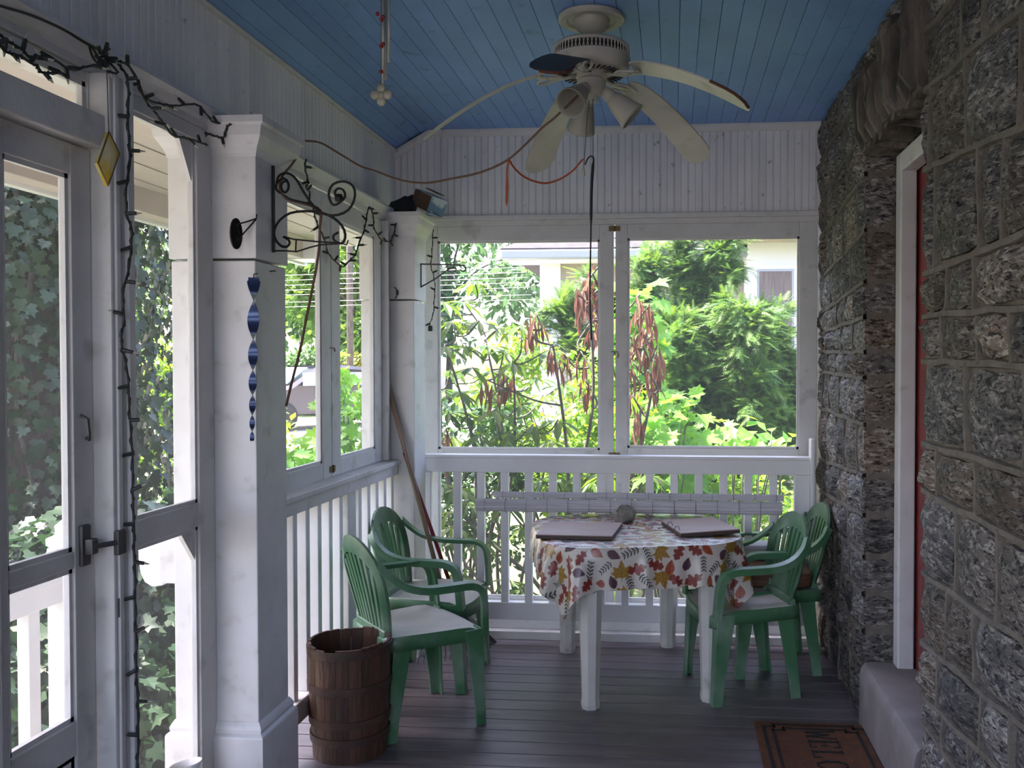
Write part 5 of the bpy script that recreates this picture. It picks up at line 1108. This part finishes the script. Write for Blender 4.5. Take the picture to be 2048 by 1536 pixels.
def ivy_pts(n, a0, a1, z0, z1, r0, r1):
    a = RNG.uniform(a0, a1, n); z = RNG.uniform(z0, z1, n); bul = .16*np.sin(z*2.3+a*2)+.12*np.sin(z*5.1-a*3); r = RNG.uniform(r0, r1, n)+bul
    n_ = np.stack([np.cos(a), np.sin(a), np.zeros(n)], 1); return np.stack([IX+r*np.cos(a), IY+r*np.sin(a), z], 1), n_
IVM = shape_mesh('leaf', IVY, L_IVY)
p, nn = ivy_pts(300, -2.5, .1, -.3, 3.0, 1.02, 1.20); d = np.array([0,0,-1.0])+rnd_unit(300)*.55+nn*.35
leaf_parts('leaf', IVM, iv, p, d, nn+rnd_unit(300)*.4, .065+.05*RNG.random(300))
p, nn = ivy_pts(15000, -PI, PI, -.8, 6.0, .72, 1.15); N_ = len(p); d = np.array([0,0,-1.0])+rnd_unit(N_)*.6+nn*.3
me = scatter_mesh('ivy_leaves', IVY, p-np.array([IX, IY, -.75]), d, nn+rnd_unit(N_)*.45, .055+.05*RNG.random(N_), L_IVY); o = link('ivy_leaves', me, iv); o['kind'] = 'stuff'
p, u = clumpy(3600, (IX+.55, IY-.1, 3.1), (1.0, .7, .9), 16, (.35,.35,.3)); d = np.array([0,0,-.8])+u*.6+rnd_unit(3600)*.5
me = scatter_mesh('ivy_overhang', IVY, p-np.array([IX, IY, -.75]), d, u+rnd_unit(3600)*.5, .06+.05*RNG.random(3600), L_IVY); o = link('ivy_overhang', me, iv); o['kind'] = 'stuff'
# ---- ivy mound beside the steps
im = thing('ivy_mound', 'dark low ivy mound covering the bank below the handrail', 'shrub', (-3.9, 5.4, -.75))
def mound(n, c, r, lo=-.2):
    u = rnd_unit(n); u[:, 2] = np.abs(u[:, 2])*1.2+lo*.2; u /= np.linalg.norm(u, axis=1, keepdims=True); b = 1+.10*np.sin(u[:, :1]*7)+.08*np.sin(u[:, 1:2]*9+2); return np.array(c)+u*np.array(r)*b*(.88+.16*RNG.random((n,1))), u
MB().lathe([(0,1),(.5,.86),(.8,.6),(.97,.2),(1,-.1)], 20, (0,0,0)).build('x', M['soil'], None)
xo = bpy.data.objects['x']; xo.name = 'earth_core'; xo.parent = im; xo.scale = (1.45, 1.75, 1.05); xo.location = (0, 0, .05)
p, u = mound(300, (-3.7, 5.1, -.7), (1.6, 1.9, 1.25)); d = u*.3+rnd_unit(300)*.6+np.array([0,0,-.6])
leaf_parts('leaf', IVM, im, p, d, u+rnd_unit(300)*.4, .075+.05*RNG.random(300))
p, u = mound(14000, (-3.8, 5.3, -.7), (1.65, 2.1, 1.2)); d = u*.3+rnd_unit(14000)*.6+np.array([0,0,-.6])
me = scatter_mesh('ivy_leaves', IVY, p-np.array([-3.9, 5.4, -.75]), d, u+rnd_unit(14000)*.5, .065+.06*RNG.random(14000), L_IVY); o = link('ivy_leaves', me, im); o['kind'] = 'stuff'
# ---- stair handrail outside the door
hr = thing('stair_handrail', 'white wooden handrail with newel and square balusters on the outer landing', 'handrail', (-2.2, 2.6, -.3))
MB().box(-2.24, -2.16, 1.2, 3.05, .70, .775).build('top_rail', M['vinyl'], hr, bevel=.006); MB().box(-2.26, -2.14, 1.2, 3.07, .775, .80).build('cap_rail', M['vinyl'], hr, bevel=.004)
MB().box(-2.245, -2.155, 3.05, 3.135, -.4, .885).build('newel', M['vinyl'], hr, bevel=.006); MB().lathe([(.05,.885),(.062,.895),(.062,.915),(.03,.93),(.034,.96),(.0,.99)], 16, (-2.2, 3.09, 0)).build('newel_cap', M['vinyl'], hr, smooth=True)
for yy in (2.87, 2.68, 2.49, 2.30, 2.11): MB().box(-2.222, -2.178, yy, yy+.055, -.32, .70).build('baluster', M['vinyl'], hr, bevel=.003)
MB().box(-2.24, -2.16, 1.2, 3.05, -.40, -.32).build('bottom_rail', M['vinyl'], hr)
tag(MB().box(-2.5, -1.62, .8, 3.15, -.55, -.40).build('landing', M['floor']), kind='structure')

# ---- neighbouring house beyond the end of the porch
hs = thing('neighbour_house', 'pale house with white gutter and brown curtained window beyond the shrubs', 'house', (2, 13, 0))
MB().box(-1.75, 9, 12.2, 20, -.6, 3.0).build('stucco_wall', M['stucco'], hs)
MB().box(-1.80, -1.52, 12.16, 12.3, -.6, 2.98).build('corner_pilaster', M['siding'], hs)
MB().box(-1.10, -1.08, 12.17, 12.2, -.6, 2.98).build('downpipe', M['steel'], hs)
MB().box(-2.25, 1.2, 11.66, 11.80, 2.94, 3.06).build('gutter', M['gutter'], hs, bevel=.02)
MB().box(-2.2, 9, 11.72, 12.3, 2.93, 2.96).build('soffit', M['siding'], hs)
random.seed(5)
for r_ in range(12):
    y0, z0, y1, z1 = 11.68+r_*.30, 3.06+r_*.165, 12.02+r_*.30, 3.245+r_*.165; xa = -2.25+r_*.28; x = xa
    while x < 6:
        w_ = random.uniform(.5, .95); x1 = min(6, x+w_)
        MB().loft([[(x, y0, z0), (x1, y0, z0), (x1, y0, z0+.02), (x, y0, z0+.02)], [(x+.28, y1, z1), (x1+(.28 if False else 0), y1, z1), (x1, y1, z1+.01), (x+.28 if x == xa else x, y1, z1+.01)]]).build('shingle', M['shingle'], hs); x = x1
MB().add([(-2.25,11.68,3.05),(-2.25,20,3.05),(3.0,20,5.1),(1.1,15.2,5.05)], [(0,1,2,3)]).build('roof_side', M['shingle'], hs)
MB().box(.95, 9, 11.55, 12.2, 1.50, 3.10).build('white_bay', M['siding'], hs); MB().box(.95, 9, 11.58, 12.2, -.6, 1.42).build('bay_base', M['stucco'], hs)
MB().box(.90, 9, 11.48, 12.2, 1.42, 1.51).build('bay_ledge', M['siding'], hs, bevel=.01)
MB().box(.6, 9, 10.9, 12.2, 3.10, 3.16).build('bay_soffit', M['stucco'], hs)
wn = MB().box(1.02, 1.56, 11.50, 11.56, 1.62, 2.80).build('window_frame', M['siding'], hs)
MB().box(1.06, 1.52, 11.49, 11.53, 1.66, 2.76).build('window_reveal', M['steel'], wn); MB().box(1.09, 1.49, 11.478, 11.495, 1.69, 2.73).build('curtain', M['curtain'], wn)

# ---- yew
def yew():
    t = thing('yew', 'dark feathery yew growing in front of the neighbour house', 'tree', (.35, 8.7, -.5)); random.seed(31)
    c0 = Vector((.35, 8.7, -.5)); mb = MB(); P_, D_, U_ = [], [], []
    stems = [[(0,0,0),(.1,0,1.0),(.15,.05,2.0),(.12,0,3.2)], [(.05,.05,.1),(-.35,-.1,1.0),(-.55,.05,2.0),(-.62,0,3.0)], [(.05,0,.1),(.4,-.1,1.1),(.58,0,1.9),(.55,0,2.45)], [(0,0,.2),(-.55,-.1,.9),(-1.10,0,1.7),(-1.45,.05,2.55)],
             [(0,0,.2),(.5,.1,.8),(.75,.05,1.4),(.90,0,1.95)], [(0,0,.2),(-.3,.1,.8),(-.8,.05,1.6),(-1.0,0,2.75)], [(0,0,.3),(.2,-.3,1.0),(.3,-.45,1.7),(.32,-.5,2.5)], [(0,0,.3),(-.25,-.3,.9),(-.3,-.4,1.7),(-.3,-.45,2.4)], [(0,0,.3),(-.1,.2,1.2),(-.22,.25,2.2),(-.22,.2,3.3)], [(0,0,.3),(-.1,.1,1.2),(-.12,.15,2.0),(-.05,.1,2.9)], [(0,0,.3),(-.4,.1,1.0),(-.7,.15,1.9),(-.85,.2,2.5)]]
    for si, st_ in enumerate(stems):
        sp = smooth_path([c0+Vector(p) for p in st_], 7); n = len(sp); mb.tube(sp, [.045*(1-.8*i/n) for i in range(n)], 6)
        for i in range(5, n):
            for _ in range(5):
                a = random.uniform(0, 2*PI); L = random.uniform(.22, .50)*(1.15-.65*i/n); e = sp[i]+Vector((math.cos(a)*L, math.sin(a)*L*.8, random.uniform(-.10, .22))); md = sp[i].lerp(e, .5)+Vector((0,0,.05)); q = smooth_path([sp[i], md, e], 4); mb.tube(q, [.008*(1-.75*k/len(q)) for k in range(len(q))], 3)
                for k in range(1, len(q)):
                    for _s in range(7):
                        dirv = (q[k]-q[k-1]).normalized()*.8+Vector((random.uniform(-.9,.9), random.uniform(-.9,.9), random.uniform(-.55,.35))); P_.append(q[k].lerp(q[k-1], random.random())-c0+Vector([random.gauss(0,.03) for _q in range(3)])); D_.append(dirv); U_.append(Vector((random.uniform(-.5,.5), random.uniform(-.8,.3), 1)))
    mb.build('branches', M['bark'], t, smooth=True); n = len(P_)
    me = scatter_mesh('needles', FROND, np.array(P_), np.array(D_), np.array(U_), .10+.08*RNG.random(n), L_YEW); o = link('needles', me, t); o['kind'] = 'stuff'
yew()

# ---- rhododendrons: whorls of drooping leaves on bare stems
RHM = shape_mesh('leaf', LANCE, L_RHO); DDM = shape_mesh('leaf', leaf_lance(1, .165, .05), L_DEAD)
def whorl(c, n, droop, rs, size):
    P_, D_, U_, S_ = [], [], [], []; a0 = rs.uniform(0, 2*PI)
    for k in range(n):
        a = a0+2*PI*k/n+rs.uniform(-.25,.25); el = -droop+rs.uniform(-.35,.35); d = Vector((math.cos(a)*math.cos(el), math.sin(a)*math.cos(el), math.sin(el))); P_.append(Vector(c)+d*.012+(Vector((rs.uniform(-.035,.035), rs.uniform(-.03,.03), rs.uniform(-.09,.03))) if droop > 1 else Vector((0,0,0)))); D_.append(d); U_.append(Vector((-math.cos(a)*math.sin(el), -math.sin(a)*math.sin(el), math.cos(el)))); S_.append(size*rs.uniform(.75,1.15))
    return P_, D_, U_, S_
def rhodo(name, label, base, heads, seed, n=8, droop=.5, size=.15, mesh=RHM, deadn=None, stem_r=.016, cat='shrub', ntr=6):
    t = thing(name, label, cat, base); rs = random.Random(seed); mb = MB(); A = [[], [], [], []]; base_v = Vector(base)
    H = [Vector(h) for h in heads]; tops = sorted(H, key=lambda h: h.x)[::max(1, len(H)//ntr)]; nodes = []
    for h in tops:                                                    # a few crooked trunks fan out from the base
        p1 = base_v+Vector(((h.x-base_v.x)*.25+rs.uniform(-.1,.1), rs.uniform(-.12,.12), (h.z-base_v.z)*.35)); p2 = base_v+Vector(((h.x-base_v.x)*.8+rs.uniform(-.14,.14), (h.y-base_v.y)*.5, (h.z-base_v.z)*.68)); q = smooth_path([base_v+Vector((rs.uniform(-.1,.1), rs.uniform(-.08,.08), 0)), p1, p2, h], 5)
        mb.tube(q, [stem_r*(1-.6*i/len(q)) for i in range(len(q))], 5); nodes += q[4:]
    for h in H:
        if h not in tops:
            nd = min(nodes, key=lambda p: (p-h).length + (.6 if p.z > h.z-.08 else 0)); md = nd.lerp(h, .5)+Vector((rs.uniform(-.06,.06), rs.uniform(-.06,.06), -.05)); q = smooth_path([nd, md, h], 4); mb.tube(q, [stem_r*.5*(1-.4*i/len(q)) for i in range(len(q))], 4); nodes += q[2:]
        for x, y in zip(A, whorl(h, n, droop, rs, size)): x += y
    mb.build('stems', M['stem'], t, smooth=True, kind=None)
    leaf_parts('leaf', mesh, t, A[0], A[1], A[2], A[3]); return t
heads = [(-1.586,6.719,2.033),(-1.556,6.293,1.862),(-1.347,6.216,1.858),(-1.311,6.740,1.828),(-1.034,6.104,1.818),(-1.500,6.429,1.690),(-1.355,6.502,1.692),(-1.237,6.550,1.656),(-1.567,6.131,1.683),(-1.642,6.568,1.511),(-1.451,6.451,1.529),(-1.372,6.766,1.510),(-1.071,6.026,1.563),(-1.105,6.861,1.662),(-1.470,6.155,1.359),(-1.440,6.732,1.360),(-1.202,6.457,1.386),(-1.032,6.752,1.454),(-1.558,6.165,1.221),(-1.433,6.289,1.198),(-1.216,6.078,1.243),(-1.135,6.701,1.250),(-1.602,6.481,1.025),(-1.340,6.184,1.066),(-1.132,6.173,1.084),(-0.945,6.073,1.142),(-0.858,6.180,1.650),(-1.680,6.504,2.017),(-0.924,6.394,1.334),(-1.474,6.634,2.174),(-0.775,6.069,1.176),(-1.764,6.756,1.360),(-0.841,6.884,1.395),(-0.907,6.666,0.992)]   # where the leaf whorls sit, metres
rhodo('rhododendron', 'tall rhododendron with drooping green leaf whorls outside the end screen', (-1.25, 6.5, -.65), heads, 3, 8, .42, .19)
heads = [(-0.443,5.821,0.180),(-0.933,6.336,0.738),(-0.778,6.084,0.747),(-0.394,5.841,0.417),(-0.173,6.382,0.752),(-0.114,6.459,0.120),(-0.792,6.104,0.649),(-0.467,6.038,0.198),(-0.150,6.122,0.803),(-1.648,6.492,0.467),(-1.505,6.429,-0.083),(-0.549,6.104,0.787),(-0.532,5.974,0.771),(-1.549,6.436,0.042),(-0.188,6.182,0.181),(-1.569,6.320,0.387),(-0.419,5.756,0.853),(-1.410,5.835,0.117),(-1.060,6.413,0.375),(-1.453,6.329,0.579),(-1.397,5.769,0.742),(-0.133,6.126,0.634),(-1.056,6.284,-0.043),(-0.666,5.951,0.448),(-0.322,6.216,0.733),(-1.153,6.090,0.603),(-1.254,5.803,0.392),(-1.507,5.817,0.754),(-0.262,6.259,0.373),(-0.433,6.464,0.645),(-1.020,6.116,0.442),(-0.520,5.895,0.230),(-0.324,5.938,0.501),(-0.290,6.394,0.027),(-1.153,6.332,0.005),(-0.121,6.500,0.107)]   # where the leaf whorls sit, metres
rhodo('rhododendron', 'low rhododendron with glossy leaves seen between the end balusters', (-.6, 6.2, -.7), heads, 4, 8, .35, .19)
heads = [(-0.582,6.167,2.129),(-0.644,6.262,1.999),(-0.505,6.273,2.244),(-0.515,6.184,2.062),(-0.463,6.177,2.130),(-0.222,6.140,2.024),(-0.263,6.304,1.897),(-0.153,6.132,1.956),(-0.139,6.261,1.825),(-0.207,6.197,1.685),(-0.278,6.247,1.582),(-0.102,6.108,1.683),(-0.167,6.028,1.513),(-0.277,6.236,1.339),(-0.218,6.051,1.244),(-0.299,6.126,1.104),(-0.296,6.274,0.954),(-1.254,6.017,1.446),(-1.211,6.319,1.494),(-1.138,6.206,1.461),(-1.584,6.196,1.099),(-1.629,6.237,0.993),(-0.970,6.020,1.848),(-0.918,6.008,1.897),(-0.643,6.252,1.651),(-0.603,6.205,1.443),(-0.104,6.224,1.581),(-0.192,6.288,1.792),(-0.542,6.095,2.173),(-0.589,6.056,2.051),(-0.493,6.339,1.970),(-0.636,6.021,2.065),(-0.240,6.180,1.753),(-0.121,6.218,1.478),(-0.563,6.334,1.864),(-0.804,6.030,1.681),(-0.763,6.246,1.634)]   # where the leaf whorls sit, metres
rhodo('dead_rhododendron', 'dead rhododendron with brown hanging leaf clusters on crooked stems', (-.75, 6.25, -.65), heads, 6, 8, 1.3, .165, DDM, stem_r=.02, ntr=5)

# ---- leafy saplings
MPM = shape_mesh('leaf', MAPLE, L_MAP)
def sapling(name, label, base, c, r, n, size, seed, lm=None, shape=None, ups=(0,-.5,1)):
    t = thing(name, label, 'sapling', base); random.seed(seed); c = np.array(c); P_ = c+rnd_unit(n)*(RNG.random(n)**.4)[:, None]*np.array(r)
    branchy(base, [tuple(P_[i]) for i in range(0, n, 7)], .012, 'stems', M['stem'], t)
    d = rnd_unit(n)*.8+np.array([0, -.35, -.5]); leaf_parts('leaf', shape or MPM, t, P_, d, rnd_unit(n)*.35+np.array(ups), size*(.7+.6*RNG.random(n))); return t
sapling('maple_sapling', 'bright green maple sapling low beside the yew', (-.05, 6.9, -.6), (.0, 6.9, 1.02), (.42, .4, .42), 150, .13, 2)
sapling('maple_sapling', 'bright yellow green maple sprays behind the centre stile of the end screens', (-.35, 7.2, -.6), (-.32, 7.2, 1.85), (.30, .3, .45), 70, .16, 5)
sapling('maple_sapling', 'green maple sapling low outside the left screens before the bright street', (-2.35, 5.75, -.7), (-2.30, 5.7, .85), (.42, .35, .35), 110, .12, 8)
sapling('maple_sapling', 'green maple sapling outside the left screens next to the corner column', (-2.55, 7.0, -.7), (-2.62, 7.05, 1.05), (.26, .3, .62), 130, .13, 9)
VNM = shape_mesh('leaf', leaf_simple(.62), L_MAP)
sapling('garden_vine', 'broad leaved young vine at the foot of the house wall', (.55, 6.2, -.6), (.52, 6.2, 1.0), (.34, .25, .18), 80, .12, 13, shape=VNM)
def shrub(label, x, y, zc, r, n, lm, size, k=22, name='shrub', cat='shrub'):
    z0 = gz(x, y); t = thing(name, label, cat, (x, y, z0)); branchy((x, y, z0), [(x+r[0]*.7*math.cos(a), y+r[1]*.7*math.sin(a), zc+.3*r[2]*math.sin(3*a)) for a in [2*PI*q/9 for q in range(9)]], .018, 'stems', M['stem'], t)
    p, u = clumpy(n, (x, y, zc), r, k, (r[0]*.4, r[1]*.4, r[2]*.3)); d = u*.6+rnd_unit(n)*.7+np.array([0,-.1,-.3])
    me = scatter_mesh('foliage', SIMPLE, p-np.array([x, y, z0]), d, rnd_unit(n)*.5+np.array([0,-.2,1]), size*(.7+.6*RNG.random(n)), lm); o = link('foliage', me, t); o['kind'] = 'stuff'; return t
shrub('yellow green leafy shrub between the rhododendron and the yew', -.95, 8.0, 1.15, (.75, .6, .85), 5200, L_SHR, .075)
shrub('yellow green shrub low behind the dead rhododendron', -.55, 7.3, .75, (.55, .45, .55), 2600, L_SHR, .07)
shrub('mid green shrub low behind the end balusters', .25, 7.4, .35, (.9, .6, .6), 3600, L_SHR, .075)
shrub('dark green shrub at the left end behind the balusters', -1.75, 7.6, .55, (.7, .6, .75), 3200, L_HEDGE, .08)
shrub('sunlit golden green shrub seen past the ivy tree', -5.6, 10.0, .95, (1.15, 1.0, 1.0), 5200, L_SHR, .10)
shrub('dark green shrub below the golden one past the ivy tree', -4.7, 8.4, .05, (1.0, .8, .65), 4200, L_HEDGE, .09)

# ---- street: car, hedges, pole, wires, far trees and houses
hd = shrub('round dark clipped hedge across the street', -10.6, 26, 1.0, (1.5, 1.2, 1.0), 4200, L_HEDGE, .16, 40, 'round_hedge', 'hedge')
shrub('golden hedge next to the round dark hedge across the street', -8.9, 26.5, 1.0, (1.3, 1.0, .9), 3600, L_YEL, .16, 40, 'golden_hedge', 'hedge')
def car(label, c, ang):
    t = thing('car', label, 'car', (0, 0, 0)); L, W_ = 4.4, 1.75
    prof = [(-2.2,.35),(-2.2,.78),(-2.05,.90),(-1.55,.98),(-.95,1.40),(-.2,1.46),(.55,1.40),(1.15,1.02),(1.95,.88),(2.15,.72),(2.2,.35)]
    def sec(y, k): return [(x, y, z if z < .95 else .95+(z-.95)*k) for x, z in prof]
    MB().loft([[(x, -W_/2+.10, z) for x, z in prof], [(x*1.0, -W_/2, min(z, .80) if z < .9 else z-.08) for x, z in prof], [(x, W_/2, min(z, .80) if z < .9 else z-.08) for x, z in prof], [(x, W_/2-.10, z) for x, z in prof]]).build('body', M['carpaint'], t, auto=True)
    MB().loft([[(1.17, -.66, 1.03), (1.17, .66, 1.03), (1.20, .66, 1.04), (1.20, -.66, 1.04)], [(.57, -.56, 1.395), (.57, .56, 1.395), (.60, .56, 1.41), (.60, -.56, 1.41)]]).build('windscreen', M['carglass'], t)
    for sy in (-1, 1): MB().box(-.9, .9, sy*.872-.012, sy*.872+.012, 1.0, 1.30).build('side_window', M['carglass'], t)
    MB().box(2.17, 2.23, -.55, .55, .52, .70).build('grille', M['cardark'], t); MB().box(2.14, 2.25, -.86, .86, .32, .48).build('bumper', M['cardark'], t, bevel=.03)
    for sy in (-1, 1): MB().box(2.08, 2.21, sy*.72-.13, sy*.72+.13, .64, .76).build('headlamp', M['carglass'], t, bevel=.02)
    for x in (-1.35, 1.35):
        for sy in (-1, 1): MB().lathe([(0,-.1),(.2,-.1),(.32,-.08),(.33,0),(.32,.08),(.2,.1),(0,.1)], 20, (x, sy*.80, .33), mtx=Matrix.Rotation(PI/2, 3, 'X')).build('wheel', M['tyre'], t, smooth=True)
    t.location = c; t.rotation_euler = (0, 0, math.radians(ang)); return t
car('silver grey car parked on the bright street outside the left screens', (-8.35, 20.6, gz(-8.35, 20.6)+.05), -126)
pl_ = thing('utility_pole', 'brown wooden utility pole across the street', 'pole', (-8.5, 23.2, .05)); MB().tube([(-8.5, 23.2, 0), (-8.5, 23.2, 9)], [.09, .08], 10).build('shaft', M['bark'], pl_, smooth=True); MB().box(-9.3, -7.7, 23.1, 23.3, 8.2, 8.35).build('cross_arm', M['bark'], pl_)
for i in range(7):
    Y = 16.5+.12*i; z0 = 3.20-.082*i-(.05 if i > 4 else 0); q = [(-22+19.3*k/16, Y, z0+.012*(k-8)*(1 if k > 8 else .4)-.10*math.sin(PI*k/16)+.07) for k in range(17)]; tag(MB().tube(q, .0045, 5).build('utility_wire', M['cable'], smooth=True), 'pale overhead wire along the street, %s of the seven' % ('topmost','second from top','third from top','middle one','third from bottom','second from bottom','lowest')[i], 'wire', 'overhead wires along the street')
fh = thing('far_house', 'pale pink house far across the street', 'house', (-15, 46, 0)); MB().box(-19, -12.5, 44, 50, 0, 4.2).build('wall', M['farhouse'], fh); MB().loft([[(-19.5,43.5,4.2),(-12,43.5,4.2),(-12,50.5,4.2),(-19.5,50.5,4.2)], [(-19.5,47,6.4),(-12,47,6.4),(-12,47.1,6.4),(-19.5,47.1,6.4)]]).build('roof', M['shingle'], fh)
for xx in (-17.8, -15.6, -13.8): f_ = MB().box(xx, xx+1.0, 43.93, 44.0, 1.6, 3.0).build('window', M['siding'], fh); MB().box(xx+.1, xx+.9, 43.90, 43.95, 1.7, 2.9).build('pane', M['carglass'], f_)
far = [(-15.5, 33, 10, (3.4,3,3.6), L_TREE2), (-11.5, 31, 9.5, (2.9,2.6,3.6), L_TREE), (-8.6, 34, 11, (3.0,2.8,4.0), L_TREE2), (-10.3, 29, 9, (2.2,2.2,3.4), L_TREE), (-3.5, 27, 10, (2.6,2.4,3.8), L_TREE2), (-1.4, 31, 11, (3.0,2.6,4.2), L_TREE2),
       (-22, 34, 11, (4,3.4,4), L_TREE), (-13, 15, 9.5, (2.6,2.4,3.2), L_TREE)]
lab = ['broad dark tree beyond the far house roof, leftmost through the left screens', 'light green tree behind the round dark hedge', 'tall dark tree behind the utility pole', 'light green tree right of the utility pole', 'dark blue green tree left of the neighbour roof', 'tall dark tree rising behind the neighbour roof',
       'light green tree far behind the ivy tree', 'light green street tree between ivy tree and street']
for (x, y, h, r, lm), lb in zip(far, lab): tree(lb, x, y, h, r, lm, 4200, .30, zc=gz(x, y)+h*.55, group=None)
tree('unseen green tree left of the ivy wrapped trunk, added to shade the steps', -8.5, -.2, 9, (2.8, 3.0, 3.4), L_TREE2, 6500, .26, .2, 34, 3.6)  # out of view, added to block sky light over the steps
